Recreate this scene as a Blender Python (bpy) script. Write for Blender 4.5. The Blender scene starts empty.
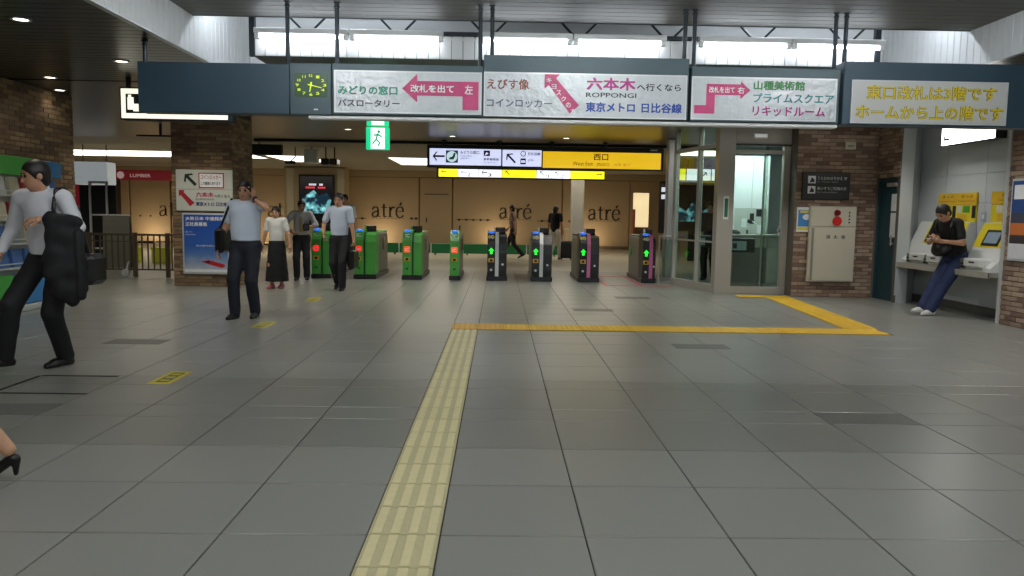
import bpy, math, random
import numpy as np
from mathutils import Matrix, Vector

random.seed(7)
scene = bpy.context.scene
COL = scene.collection
R = math.radians

# ------------------------------------------------------------------ camera
FPX, CX, CY, CAM_H = 777.0, 512.0, 288.0, 1.33
_d = np.array([(499.0 - CX) / FPX, (214.0 - CY) / FPX, 1.0]); _d /= np.linalg.norm(_d)
_n = np.cross(_d, [1.0, 0.016, 0.0]); _n /= np.linalg.norm(_n)
if _n[1] < 0: _n = -_n
_x = np.cross(_d, -_n); _x /= np.linalg.norm(_x)
if _x[0] < 0: _x = -_x
_M = np.array([_x, _d, -_n])                     # rows: world X, Y (depth), Z seen from the lens
rx, ux, bx_ = _M @ [1, 0, 0], _M @ [0, -1, 0], _M @ [0, 0, -1]
cam_data = bpy.data.cameras.new('camera')
cam_data.sensor_width = 36.0
cam_data.lens = FPX / 1024.0 * 36.0
cam_data.clip_start = 0.05
cam = bpy.data.objects.new('camera', cam_data)
cam.matrix_world = Matrix(((rx[0], ux[0], bx_[0], 0), (rx[1], ux[1], bx_[1], 0), (rx[2], ux[2], bx_[2], CAM_H), (0, 0, 0, 1)))
COL.objects.link(cam)
scene.camera = cam

# ------------------------------------------------------------------ world, view
world = bpy.data.worlds.new('world'); scene.world = world
world.use_nodes = True
world.node_tree.nodes['Background'].inputs[0].default_value = (0.80, 0.86, 0.92, 1)
world.node_tree.nodes['Background'].inputs[1].default_value = 0.16
scene.view_settings.view_transform = 'Standard'
scene.view_settings.look = 'None'
scene.view_settings.gamma = 1.0
scene.view_settings.use_curve_mapping = False
scene.view_settings.exposure = 0.0
scene.cycles.use_denoising = True
scene.cycles.max_bounces = 8
scene.cycles.sample_clamp_indirect = 4.0

TUBE = 34.0          # strength of the fluorescent tubes by the signs
OVER = 132.0         # unseen tubes added on the raised ceiling overhead
DOWN = 40.0          # power of the small recessed downlights
PANEL = 1.35          # luminous ceiling panels beyond the gates

# ------------------------------------------------------------------ materials
def C(r, g, b):
    f = lambda c: (c / 12.92 if c <= 0.04045 else ((c + 0.055) / 1.055) ** 2.4)
    return (f(r / 255), f(g / 255), f(b / 255), 1.0)

MATS = {}
def M(name, rgb=(128, 128, 128), rough=0.5, metal=0.0, var=0.10, scale=14.0, bump=0.0, bscale=None, emit=0.0, ecol=None, rnd=0.0,
      stretch=None, spec=0.5, coat=0.0):
    if name in MATS: return MATS[name]
    m = bpy.data.materials.new(name); MATS[name] = m
    m.use_nodes = True
    nt = m.node_tree; N = nt.nodes; L = nt.links
    b = N['Principled BSDF']
    b.inputs['Roughness'].default_value = rough
    b.inputs['Metallic'].default_value = metal
    b.inputs['Specular IOR Level'].default_value = spec
    if coat: b.inputs['Coat Weight'].default_value = coat
    tc = N.new('ShaderNodeTexCoord'); mp = N.new('ShaderNodeMapping')
    if stretch: mp.inputs['Scale'].default_value = stretch
    L.new(tc.outputs['Object'], mp.inputs['Vector'])
    nz = N.new('ShaderNodeTexNoise'); nz.inputs['Scale'].default_value = scale; nz.inputs['Detail'].default_value = 3
    L.new(mp.outputs[0], nz.inputs['Vector'])
    col = C(*rgb)
    mx = N.new('ShaderNodeMix'); mx.data_type = 'RGBA'
    mx.inputs[6].default_value = tuple(c * (1 - var) for c in col[:3]) + (1,)
    mx.inputs[7].default_value = tuple(min(1, c * (1 + var)) for c in col[:3]) + (1,)
    L.new(nz.outputs['Fac'], mx.inputs[0])
    out = mx.outputs[2]
    if rnd:
        oi = N.new('ShaderNodeObjectInfo'); hs = N.new('ShaderNodeHueSaturation')
        mr = N.new('ShaderNodeMapRange'); mr.inputs[3].default_value = 1 - rnd; mr.inputs[4].default_value = 1 + rnd
        L.new(oi.outputs['Random'], mr.inputs[0]); L.new(mr.outputs[0], hs.inputs['Value']); L.new(out, hs.inputs['Color'])
        out = hs.outputs[0]
    L.new(out, b.inputs['Base Color'])
    if bump:
        bp = N.new('ShaderNodeBump'); bp.inputs['Strength'].default_value = bump; bp.inputs['Distance'].default_value = 0.02
        nb = nz
        if bscale:
            nb = N.new('ShaderNodeTexNoise'); nb.inputs['Scale'].default_value = bscale; nb.inputs['Detail'].default_value = 4
            L.new(mp.outputs[0], nb.inputs['Vector'])
        L.new(nb.outputs['Fac'], bp.inputs['Height']); L.new(bp.outputs[0], b.inputs['Normal'])
    if emit:
        b.inputs['Emission Strength'].default_value = emit
        if ecol: b.inputs['Emission Color'].default_value = C(*ecol)
        else: L.new(out, b.inputs['Emission Color'])
    return m

def glass_mat(name, tint=(225, 238, 232)):
    if name in MATS: return MATS[name]
    m = bpy.data.materials.new(name); MATS[name] = m; m.use_nodes = True
    nt = m.node_tree; N = nt.nodes; L = nt.links
    N.remove(N['Principled BSDF']); out = N['Material Output']
    tr = N.new('ShaderNodeBsdfTransparent'); tr.inputs[0].default_value = C(*tint)
    gl = N.new('ShaderNodeBsdfGlossy'); gl.inputs['Roughness'].default_value = 0.03
    lw = N.new('ShaderNodeLayerWeight'); lw.inputs[0].default_value = .5
    fr = N.new('ShaderNodeMath'); fr.operation = 'POWER'; fr.inputs[1].default_value = 5.0; L.new(lw.outputs['Facing'], fr.inputs[0])
    tc = N.new('ShaderNodeTexCoord'); nz = N.new('ShaderNodeTexNoise'); nz.inputs['Scale'].default_value = 3
    ad = N.new('ShaderNodeMath'); ad.operation = 'MULTIPLY_ADD'; ad.inputs[1].default_value = 0.06
    L.new(tc.outputs['Object'], nz.inputs[0]); L.new(nz.outputs['Fac'], ad.inputs[0]); L.new(fr.outputs[0], ad.inputs[2])
    mx = N.new('ShaderNodeMixShader')
    L.new(ad.outputs[0], mx.inputs[0]); L.new(tr.outputs[0], mx.inputs[1]); L.new(gl.outputs[0], mx.inputs[2]); L.new(mx.outputs[0], out.inputs[0])
    return m

# ------------------------------------------------------------------ object helpers
def link(o, parent=None):
    COL.objects.link(o)
    if parent is not None: o.parent = parent
    return o

def thing(name, label, cat, loc=(0, 0, 0), rz=0.0, group=None):
    o = link(bpy.data.objects.new(name, None)); o.empty_display_size = 0.1
    o.location = loc; o.rotation_euler = (0, 0, rz)
    return tag(o, label, cat, group)

def tag(o, label, cat, group=None):
    o['label'] = label; o['category'] = cat
    if group: o['group'] = group
    return o

def struct(o, label=None):
    o['kind'] = 'structure'
    if label: o['label'] = label
    return o

class MB:
    """Collects shapes and links them as one mesh object."""
    def __init__(s): s.v = []; s.f = []; s.m = []
    def _add(s, vs, fs, mi=0):
        n = len(s.v); s.v += [tuple(map(float, p)) for p in vs]
        for f in fs: s.f.append([n + i for i in f]); s.m.append(mi)
        return s
    def box(s, a, b, mi=0):
        x0, y0, z0 = (min(p, q) for p, q in zip(a, b)); x1, y1, z1 = (max(p, q) for p, q in zip(a, b))
        vs = [(x0, y0, z0), (x1, y0, z0), (x1, y1, z0), (x0, y1, z0), (x0, y0, z1), (x1, y0, z1), (x1, y1, z1), (x0, y1, z1)]
        return s._add(vs, [(3, 2, 1, 0), (4, 5, 6, 7), (0, 1, 5, 4), (1, 2, 6, 5), (2, 3, 7, 6), (3, 0, 4, 7)], mi)
    def bev(s, a, b, r, mi=0):
        """box with chamfered edges"""
        x0, y0, z0 = (min(p, q) for p, q in zip(a, b)); x1, y1, z1 = (max(p, q) for p, q in zip(a, b))
        cs = []
        for z, i in ((z0, r), (z0 + r, 0), (z1 - r, 0), (z1, r)):
            cs.append([(x0 + r, y0 + i, z), (x1 - r, y0 + i, z), (x1 - i, y0 + r, z), (x1 - i, y1 - r, z), (x1 - r, y1 - i, z), (x0 + r, y1 - i, z), (x0 + i, y1 - r, z), (x0 + i, y0 + r, z)])
        vs = [p for c in cs for p in c]; fs = [tuple(range(7, -1, -1)), tuple(range(24, 32))]
        for k in range(3):
            for i in range(8): fs.append((k * 8 + i, k * 8 + (i + 1) % 8, k * 8 + 8 + (i + 1) % 8, k * 8 + 8 + i))
        return s._add(vs, fs, mi)
    def prism(s, poly, axis, lo, hi, mi=0):
        """polygon in the two other axes, extruded along axis (0 x, 1 y, 2 z)"""
        def P(p, t):
            q = [p[0], p[1]]; q.insert(axis, t); return q
        n = len(poly); vs = [P(p, lo) for p in poly] + [P(p, hi) for p in poly]
        fs = [tuple(range(n))[::-1], tuple(range(n, 2 * n))] + [(i, (i + 1) % n, n + (i + 1) % n, n + i) for i in range(n)]
        return s._add(vs, fs, mi)
    def cyl(s, a, b, r1, r2=None, n=12, mi=0, cap=True):
        r2 = r1 if r2 is None else r2
        a = Vector(a); b = Vector(b); d = (b - a).normalized()
        u = d.orthogonal().normalized(); w = d.cross(u)
        vs = []
        for c, r in ((a, r1), (b, r2)):
            for i in range(n):
                t = 2 * math.pi * i / n; vs.append(c + u * (r * math.cos(t)) + w * (r * math.sin(t)))
        fs = [(i, (i + 1) % n, n + (i + 1) % n, n + i) for i in range(n)]
        if cap: fs += [tuple(range(n))[::-1], tuple(range(n, 2 * n))]
        return s._add(vs, fs, mi)
    def tube(s, pts, r, n=8, mi=0):
        for a, b in zip(pts[:-1], pts[1:]): s.cyl(a, b, r, r, n, mi)
        return s
    def ball(s, c, r, n=10, m=7, mi=0):
        r = (r, r, r) if not hasattr(r, '__len__') else r
        vs = [(c[0], c[1], c[2] - r[2])]
        for j in range(1, m):
            p = math.pi * j / m - math.pi / 2
            for i in range(n):
                t = 2 * math.pi * i / n
                vs.append((c[0] + r[0] * math.cos(p) * math.cos(t), c[1] + r[1] * math.cos(p) * math.sin(t), c[2] + r[2] * math.sin(p)))
        vs.append((c[0], c[1], c[2] + r[2])); fs = []
        for i in range(n): fs.append((0, 1 + (i + 1) % n, 1 + i))
        for j in range(m - 2):
            for i in range(n):
                a = 1 + j * n; fs.append((a + i, a + (i + 1) % n, a + n + (i + 1) % n, a + n + i))
        a = 1 + (m - 2) * n; e = len(vs) - 1
        for i in range(n): fs.append((a + i, a + (i + 1) % n, e))
        return s._add(vs, fs, mi)
    def disc(s, c, r, axis=2, th=0.01, n=20, mi=0):
        b = list(c); b[axis] += th
        return s.cyl(c, b, r, r, n, mi)
    def mesh(s, name, mats, smooth=False):
        me = bpy.data.meshes.new(name); me.from_pydata(s.v, [], s.f)
        for m in (mats if isinstance(mats, (list, tuple)) else [mats]): me.materials.append(m)
        if any(s.m): me.polygons.foreach_set('material_index', s.m)
        if smooth: me.polygons.foreach_set('use_smooth', [True] * len(me.polygons))
        me.validate(); me.update()
        return me
    def build(s, name, mats, parent=None, smooth=False):
        return link(bpy.data.objects.new(name, s.mesh(name, mats, smooth)), parent)

def box(name, a, b, mat, parent=None, bev=0.0):
    mb = MB(); (mb.bev(a, b, bev) if bev else mb.box(a, b))
    return mb.build(name, mat, parent)

def inst(name, mesh, parent, loc, rz=0.0):
    o = link(bpy.data.objects.new(name, mesh), parent); o.location = loc
    if rz: o.rotation_euler = (0, 0, rz)
    return o

def copy_tree(o, parent=None):
    c = o.copy(); COL.objects.link(c); c.parent = parent
    for ch in list(o.children): copy_tree(ch, c)
    return c

_text_cache = {}
def text_mesh(body, offset=0.0):
    """flat outlines of a line of lettering, normalised to a 1 x 1 box, in x / z"""
    key = (body, offset)
    if key in _text_cache: return _text_cache[key]
    cu = bpy.data.curves.new('lettering', 'FONT'); cu.body = body; cu.resolution_u = 2; cu.offset = offset
    o = link(bpy.data.objects.new('lettering_source', cu))
    dg = bpy.context.evaluated_depsgraph_get()
    me = bpy.data.meshes.new_from_object(o.evaluated_get(dg))
    v = np.empty(len(me.vertices) * 3); me.vertices.foreach_get('co', v); v = v.reshape(-1, 3)
    f = [tuple(p.vertices) for p in me.polygons]
    bpy.data.objects.remove(o); bpy.data.curves.remove(cu); bpy.data.meshes.remove(me)
    lo = v.min(0); hi = v.max(0); sz = np.maximum(hi - lo, 1e-6)
    _text_cache[key] = (v - lo, sz, f)
    return _text_cache[key]

def lettering(body, x0, x1, z0, z1, mat, parent, place, offset=0.0, name='lettering', keep=False):
    """a line of lettering fitted to x0..x1, z0..z1; place maps (u, w) on the sign's face to a point"""
    v, sz, f = text_mesh(body)
    b = offset * .9 * sz[1] if offset else 0.0           # heavier strokes: the outline repeated, slightly shifted
    sh = [(b, b), (-b, b), (b, -b), (-b, -b), (0, 0)] if b else [(0, 0)]
    sx, sz_ = (x1 - x0) / (sz[0] + 2 * b), (z1 - z0) / (sz[1] + 2 * b)
    if keep: sx = sz_ = min(sx, sz_)
    me = bpy.data.meshes.new(name); vs = []; fs = []
    o_, u_, w_ = (Vector(place(*q)) for q in ((0, 0), (1, 0), (0, 1)))
    nrm = (u_ - o_).cross(w_ - o_).normalized() * .00025
    for i_, (dx, dz) in enumerate(sh):
        n0 = len(vs)
        for p in v:
            q = place(x0 + (p[0] + b + dx) * sx, z0 + (p[1] + b + dz) * sz_); vs.append((q[0] + nrm.x * i_, q[1] + nrm.y * i_, q[2] + nrm.z * i_))
        fs += [tuple(n0 + i for i in q) for q in f]
    me.from_pydata(vs, [], fs)
    me.materials.append(mat); me.update()
    return link(bpy.data.objects.new(name, me), parent)

def shape(poly, mat, parent, place, name='arrow'):
    me = bpy.data.meshes.new(name)
    me.from_pydata([place(*p) for p in poly], [], [tuple(range(len(poly)))])
    me.materials.append(mat); me.update()
    return link(bpy.data.objects.new(name, me), parent)

def front(y):   return lambda u, w: (u, y, w)                 # on a face that looks towards -Y
def rect(u0, w0, u1, w1): return [(u0, w0), (u1, w0), (u1, w1), (u0, w1)]
def arrow_poly(cx, cz, L, ang, th=0.2, head=0.45, hw=0.36):
    """arrow of length L pointing along ang (0 = right, 90 = up)"""
    pts = [(-.5, -th / 2), (.5 - head, -th / 2), (.5 - head, -hw), (.5, 0), (.5 - head, hw), (.5 - head, th / 2), (-.5, th / 2)]
    c, s = math.cos(R(ang)), math.sin(R(ang))
    return [(cx + L * (x * c - y * s), cz + L * (x * s + y * c)) for x, y in pts]
def thin_arrow(mat, parent, place, cx, cz, L, ang, w=0.16, name='arrow'):
    """line arrow: shaft with two barbs"""
    c, s = math.cos(R(ang)), math.sin(R(ang))
    poly = [(-.5, -w / 2), (.5 - w * 1.2, -w / 2), (.5 - .42, -.36), (.5 - .42 + w * .2, -.36 - w * .1), (.14 + w * .4, -.36), (.5, 0), (.14 + w * .4, .36), (.08, .36), (.5 - w * 1.2, w / 2), (-.5, w / 2)]
    return shape([(cx + L * (x * c - y * s), cz + L * (x * s + y * c)) for x, y in poly], mat, parent, place, name)

# ------------------------------------------------------------------ palette
m_joint = M('tile_joint', (58, 58, 54), .8)
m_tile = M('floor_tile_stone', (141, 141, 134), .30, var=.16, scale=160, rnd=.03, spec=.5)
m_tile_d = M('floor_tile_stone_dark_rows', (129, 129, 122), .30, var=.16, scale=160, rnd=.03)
m_tile_x = M('floor_tile_access_lid', (100, 100, 95), .42, var=.16, scale=160)
m_floor_far = M('far_floor_stone', (170, 163, 148), .35, var=.06, scale=30)
m_tact = M('tactile_pale_yellow', (196, 188, 144), .55, var=.10, scale=25, rnd=.03)
m_tactbar = M('tactile_pale_bar', (224, 214, 166), .5, var=.08, scale=25, rnd=.03)
m_yellow = M('tactile_bright_yellow', (226, 180, 34), .5, var=.08, scale=25, rnd=.04)
m_orange = M('tactile_worn_orange', (214, 164, 58), .5, var=.08, scale=25)
m_darkceil = M('dark_ceiling_metal', (56, 60, 54), .30, metal=.55, var=.06, scale=6)
m_gloss = M('dark_gloss_ceiling', (84, 80, 72), .30, metal=.5, var=.05, scale=3)
m_coffer = M('coffer_ceiling_slat', (100, 99, 94), .6, metal=.1, var=.05, scale=5)
m_rib = M('white_ribbed_panel', (206, 208, 208), .45, var=.04, scale=4)
m_black = M('black_gap', (12, 12, 12), .7)
m_farceil = M('far_ceiling_plaster', (150, 142, 122), .6, var=.04)
m_blue = M('blue_grey_steel', (50, 72, 86), .45, metal=.15, var=.06, scale=3)
m_blue2 = M('grey_steel_housing', (68, 88, 94), .45, metal=.15, var=.06, scale=3)
m_post = M('dark_grey_post', (46, 54, 60), .4, metal=.4)
m_white = M('white_enamel', (226, 228, 226), .4, var=.03)
m_alu = M('aluminium_trim', (206, 210, 210), .35, metal=.3, var=.04)
m_steel = M('stainless_steel', (176, 172, 162), .32, metal=.2, var=.06, scale=3, stretch=(1, 1, .1))
m_mortar = M('brick_mortar', (100, 93, 84), .9, var=.1, scale=60, bump=.2)
BR = [M('brick_brown', (138, 114, 84), .8, var=.25, scale=30, bump=.3, rnd=.11), M('brick_umber', (126, 102, 76), .8, var=.25, scale=30, bump=.3, rnd=.11),
      M('brick_tan', (150, 126, 94), .8, var=.25, scale=30, bump=.3, rnd=.11), M('brick_dark', (112, 90, 70), .8, var=.25, scale=30, bump=.3, rnd=.11)]
BR2 = [M('brick_rose', (152, 128, 110), .8, var=.25, scale=30, bump=.3, rnd=.11), M('brick_russet', (138, 112, 94), .8, var=.25, scale=30, bump=.3, rnd=.11),
       M('brick_sand', (164, 142, 120), .8, var=.25, scale=30, bump=.3, rnd=.11), M('brick_brick', (122, 98, 84), .8, var=.25, scale=30, bump=.3, rnd=.11)]
m_ink = M('black_ink', (22, 22, 24), .6)
m_inkw = M('white_ink', (236, 238, 240), .6)
m_foil = M('crumpled_clear_sheet', (186, 192, 195), .28, metal=.2, var=.08, scale=16, bump=.7, bscale=13)
m_glass = glass_mat('clear_glass')

# ================================================================== SETTING
Z1, Z2 = 2.95, 3.345
XL, XR = -3.25, 5.0
YP, YS, YD = 8.39, 10.3, 18.2          # coffer ceiling edge, end of the slot, end of the dark ceiling
# ---- floor with laid tiles
floor = struct(box('floor', (-17, -3, -.12), (9, 18.35, -.007), m_joint), 'grey stone tiled concourse floor')
struct(box('floor', (-20, 18.35, -.12), (11, 36, 0.0), m_floor_far), 'pale polished floor beyond the ticket gates')
rows = [4.32 - .603 * k for k in range(10, -1, -1)] + [4.93, 5.235, 5.84, 6.15]
while rows[-1] < 17.8: rows.append(rows[-1] + .603)
rows.append(18.35)
cols = sorted([-.527 - .603 * k for k in range(28)] + [-.225 + .603 * k for k in range(16)])
G = .0035
tile_meshes = {}
def tile_mesh(w, d, m):
    k = (round(w, 3), round(d, 3), m.name)
    if k not in tile_meshes:
        mb = MB(); a, b = w / 2 - G, d / 2 - G; c = .003
        mb._add([(-a, -b, -.007), (a, -b, -.007), (a, b, -.007), (-a, b, -.007), (-a, -b, -.002), (a, -b, -.002), (a, b, -.002), (-a, b, -.002),
                 (-a + c, -b + c, 0), (a - c, -b + c, 0), (a - c, b - c, 0), (-a + c, b - c, 0)],
                [(0, 1, 5, 4), (1, 2, 6, 5), (2, 3, 7, 6), (3, 0, 4, 7), (4, 5, 9, 8), (5, 6, 10, 9), (6, 7, 11, 10), (7, 4, 8, 11), (8, 9, 10, 11)])
        tile_meshes[k] = mb.mesh('tile', m)
    return tile_meshes[k]
lids = {(-3.24, 5.08), (2.49, 5.08), (-3.84, 5.08)}
rest = MB(); ntile = 0
for y0, y1 in zip(rows[:-1], rows[1:]):
    for x0, x1 in zip(cols[:-1], cols[1:]):
        xc, yc = (x0 + x1) / 2, (y0 + y1) / 2
        if x0 > -.53 and x1 < -.22 and 1.0 < yc < 8.75: continue          # the tactile path lies here
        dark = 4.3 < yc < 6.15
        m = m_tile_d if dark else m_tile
        if any(abs(xc - a) < .3 and abs(yc - b) < .1 for a, b in lids): m = m_tile_x
        if yc > 1.9 and yc < 9.6 and abs(xc - .1) < yc * .70 + .45 and ntile < 300:
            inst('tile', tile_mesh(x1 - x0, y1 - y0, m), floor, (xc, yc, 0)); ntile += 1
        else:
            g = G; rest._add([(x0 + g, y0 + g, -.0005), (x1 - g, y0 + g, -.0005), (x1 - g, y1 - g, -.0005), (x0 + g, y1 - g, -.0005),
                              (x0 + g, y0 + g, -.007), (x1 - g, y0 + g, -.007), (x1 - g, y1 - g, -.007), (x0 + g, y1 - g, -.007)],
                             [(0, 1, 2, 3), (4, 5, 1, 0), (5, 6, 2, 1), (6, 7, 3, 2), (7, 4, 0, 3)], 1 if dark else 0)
fo = rest.build('tile_field', [m_tile, m_tile_d], floor); fo['kind'] = 'stuff'

# ---- tactile paving: one block after the other
def tactile_block(w, d, base, bar, bars=True, along_y=True):
    mb = MB(); a, b = w / 2 - .002, d / 2 - .002
    mb.bev((-a, -b, -.006), (a, b, .003), .002)
    if bars:
        for i in range(4):
            c = (-.375 + .25 * i)
            if along_y: mb.bev((c * w - .021 * w / .3, -b + .006, .003), (c * w + .021 * w / .3, b - .006, .0075), .002, 1)
            else: mb.bev((-a + .006, c * d - .02, .003), (a - .006, c * d + .02, .0075), .002, 1)
    else:
        for i in range(5):
            for j in range(5):
                x, y = (-.4 + .2 * i) * w, (-.4 + .2 * j) * d
                mb.cyl((x, y, .003), (x, y, .0075), .011, .007, 6, 1)
    return mb.mesh('tactile_block', [base, bar])
path = struct(box('trim_1', (-.527, 1.0, -.007), (-.225, 9.3, -.005), m_joint), 'pale yellow tactile path laid in the floor towards the gates')
tb = tactile_block(.3, .3015, m_tact, m_tactbar)
y = 1.15
while y < 8.72:
    inst('tactile_block', tb, path, (-.376, y, 0)); y += .3015
lat = struct(box('trim_2', (-.53, 8.86, .0002), (4.62, 9.27, .0015), m_joint), 'bright yellow tactile line crossing the floor')
td = tactile_block(.3, .42, m_yellow, m_yellow, False); to = tactile_block(.3, .46, m_orange, m_orange, False)
x = -.38; i = 0
while x < 4.6:
    inst('tactile_block', to if i < 2 else td, lat, (x, 9.07, .008)); x += .3; i += 1
lat2 = struct(MB().prism([(4.22, 9.28), (4.62, 9.28), (4.92, 13.2), (4.55, 13.2)], 2, .0002, .0015).build('trim_3', m_joint), 'bright yellow tactile line leading to the glass office')
tl = tactile_block(.42, .3, m_yellow, m_yellow)
y = 9.44
while y < 13.1:
    inst('tactile_block', tl, lat2, (4.42 + (y - 9.3) * .082, y, .008), -.082); y += .3
lat3 = struct(box('trim_4', (4.05, 12.9, .0002), (4.36, 13.2, .0015), m_joint), 'short yellow tactile line in front of the glass office')
for x in (4.2, 4.5): inst('tactile_block', tactile_block(.3, .3, m_yellow, m_yellow, False), lat3, (x, 13.05, .008))

# ---- ceilings
cl = struct(box('ceiling', (-17, -3, Z1 + .02), (XL, YS, Z1 + .14), m_black), 'dark slatted metal ceiling on the left')
cr = struct(box('ceiling', (XR, -3, Z1 + .02), (9, YS, Z1 + .14), m_black), 'dark slatted metal ceiling on the right')
cf = struct(box('ceiling', (-17, YS, Z1), (9, YD, Z1 + .14), m_gloss), 'glossy dark ceiling above the ticket gates')
struct(box('ceiling', (-20, YD, Z1 + .01), (11, 36, Z1 + .14), m_farceil), 'pale ceiling beyond the ticket gates')
sl = MB().bev((-17, -.072, 0), (XL - .001, .072, .02), .004).mesh('slat', m_darkceil)
sr = MB().bev((XR + .001, -.072, 0), (9, .072, .02), .004).mesh('slat', m_darkceil)
y = -2.9
while y < YS:
    inst('slat', sl, cl, (0, y, Z1)); inst('slat', sr, cr, (0, y, Z1)); y += .15
cc = struct(box('ceiling', (XL, -3, Z2 + .02), (XR, YP, Z2 + .10), m_black), 'grey slatted ceiling inside the raised bay')
edge = struct(box('trim_5', (XL, YP, Z2 - .004), (XR, YP + .02, Z2 + .16), m_post), 'dark edge of the raised ceiling')
smesh = [MB().bev((-1.033, -.072, 0), (1.033, .072, .02), .003).mesh('slat', m_coffer)]
y = YP - .075; k = 0
while y > -2.9:
    off = (k // 2 % 3) * .69
    x = XL - off
    while x < XR:
        a, b = max(x, XL), min(x + 2.06, XR)
        if b - a > .05:
            if b - a > 2.05: inst('slat', smesh[0], cc, ((a + b) / 2, y, Z2))
            else: inst('slat', MB().bev((-(b - a) / 2 + .003, -.072, 0), ((b - a) / 2 - .003, .072, .02), .003).mesh('slat', m_coffer), cc, ((a + b) / 2, y, Z2))
        x += 2.06
    y -= .15; k += 1
# side walls of the bay, clad in white ribs
bl = struct(box('wall_bay_left', (XL - .10, -3, Z1 + .001), (XL - .02, YS, 4.0), m_black), 'white ribbed cladding on the left of the ceiling bay')
br = struct(box('wall_bay_right', (XR + .02, -3, Z1 + .001), (XR + .10, YS, 4.0), m_black), 'white ribbed cladding on the right of the ceiling bay')
bf = struct(box('wall_bay_far', (XL - .1, YS, Z1 + .141), (XR + .1, YS + .1, 4.0), m_rib), 'back of the ceiling bay')
struct(box('ceiling', (XL - .1, YP + .02, 4.0), (XR + .1, YS + .1, 4.1), m_coffer), 'top of the light slot')
rib = MB().bev((-.02, -.0595, 0), (.02, .0595, 1.0), .004).mesh('rib_panel', m_rib)
y = 3.0
while y < YS:
    inst('rib_panel', rib, bl, (XL, y, Z1)); inst('rib_panel', rib, br, (XR, y, Z1)); y += .125
for x, s in ((XL, 1), (XR, -1)):
    struct(box('trim_6' if s > 0 else 'trim_7', (x - .03, -3, Z1 - .006), (x + .03, YS, Z1 + .012), m_alu))

# ---- brick helper
def bricks(parent, origin, u, n, length, z0, z1, mats, skip=(), limit=300, bw=.21, bh=.054, j=.010, shift=0):
    """running-bond bricks on a wall face; u along the wall, n outward"""
    L_, H_ = bw, bh
    ang = math.atan2(u[1], u[0])
    meshes = {}
    def bm(l, m):
        k = (round(l, 2), m.name)
        if k not in meshes:
            s = -1 if (u[0] * n[1] - u[1] * n[0]) < 0 else 1
            mb = MB(); mb.bev((-l / 2, -.004 * s, -H_ / 2), (l / 2, .012 * s, H_ / 2), .003); meshes[k] = mb.mesh('brick', m)
        return meshes[k]
    out = []; z = z0 + H_ / 2 + j / 2; r = 0
    while z + H_ / 2 < z1:
        a = -(bw + j) / 2 if (r + shift) % 2 else 0.0
        while a < length:
            s, e = max(a, 0), min(a + bw, length)
            if e - s > .03:
                c = (s + e) / 2
                if not any(p0 < c < p1 and q0 < z < q1 for p0, q0, p1, q1 in skip): out.append((c, z, e - s))
            a += bw + j
        z += H_ + j; r += 1
    rest_ = MB()
    for i, (c, z, l) in enumerate(out):
        m = random.choice(mats); pr = random.uniform(-.003, .003)
        p = (origin[0] + u[0] * c + n[0] * pr, origin[1] + u[1] * c + n[1] * pr, z)
        if i < limit: inst('brick', bm(l, m), parent, p, ang)
        else:
            ax = [(p[0] - u[0] * l / 2, p[1] - u[1] * l / 2), (p[0] + u[0] * l / 2, p[1] + u[1] * l / 2)]
            q = [ax[0], ax[1], (ax[1][0] + n[0] * .012, ax[1][1] + n[1] * .012), (ax[0][0] + n[0] * .012, ax[0][1] + n[1] * .012)]
            rest_.prism(q, 2, z - H_ / 2, z + H_ / 2, mats.index(m))
    if rest_.v:
        o = rest_.build('brick_field', mats, parent); o['kind'] = 'stuff'

# ---- left wall with brick end, brick column
wl = struct(box('wall_left', (-6.7, -3, 0), (-6.3, 11.72, Z1), m_mortar), 'brown brick wall on the left')
bricks(wl, (-6.3, 10.0, 0), (0, 1, 0), (1, 0, 0), 1.72, 0, Z1, BR, limit=300)
bricks(wl, (-6.7, 11.72, 0), (1, 0, 0), (0, 1, 0), .4, 0, Z1, BR, limit=60)
col = struct(box('wall_column', (-5.6, 13.5, 0), (-4.58, 14.6, Z1), m_mortar), 'square brown brick column carrying signs')
bricks(col, (-5.6, 13.5, 0), (1, 0, 0), (0, -1, 0), 1.02, 0, Z1, BR)
bricks(col, (-4.58, 13.5, 0), (0, 1, 0), (1, 0, 0), 1.1, 0, Z1, BR, shift=1)
# ---- right walls
wr = struct(box('wall_right_back', (5.03, 13.2, 0), (6.42, 13.5, Z1), m_mortar), 'brick wall with the hydrant cabinet')
bricks(wr, (5.03, 13.2, 0), (1, 0, 0), (0, -1, 0), 1.37, 0, Z1, BR2, skip=[(.32, .3, .98, 1.53)])
wd = struct(MB().box((6.42, 13.2, 0), (6.6, 13.3, Z1)).box((6.42, 12.45, 2.02), (6.5, 13.2, Z1)).box((6.42, 12.45, 0), (6.45, 12.52, 2.02)).build('wall_right_door', m_mortar), 'narrow brick return wall around the teal door')
bricks(wd, (6.42, 12.45, 0), (0, 1, 0), (-1, 0, 0), .75, 2.03, Z1, BR2)
wp = struct(box('wall_right', (6.6, -3, 0), (7.1, 10.02, Z1), m_mortar), 'brick pier at the right edge')
bricks(wp, (6.6, 10.02, 0), (0, -1, 0), (-1, 0, 0), 1.3, 0, Z1, BR2)
bricks(wp, (6.6, 8.72, 0), (0, -1, 0), (-1, 0, 0), 2.6, 0, Z1, BR2, limit=0)
struct(box('trim_8', (6.57, 10.02, 0), (6.7, 10.07, Z1), m_alu), 'white metal edge of the ticket machine recess')
m_panelw = M('white_wall_panel', (190, 195, 196), .4, var=.03, scale=2)
al = struct(MB().box((6.95, 10.03, 0), (7.1, 13.2, Z1)).prism([(6.42, 12.43), (6.62, 12.43), (7.1, 13.0), (7.1, 13.2), (6.95, 13.2)], 2, 0, Z1).build('wall_alcove', m_panelw), 'white panelled recess for the ticket machines')
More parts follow.
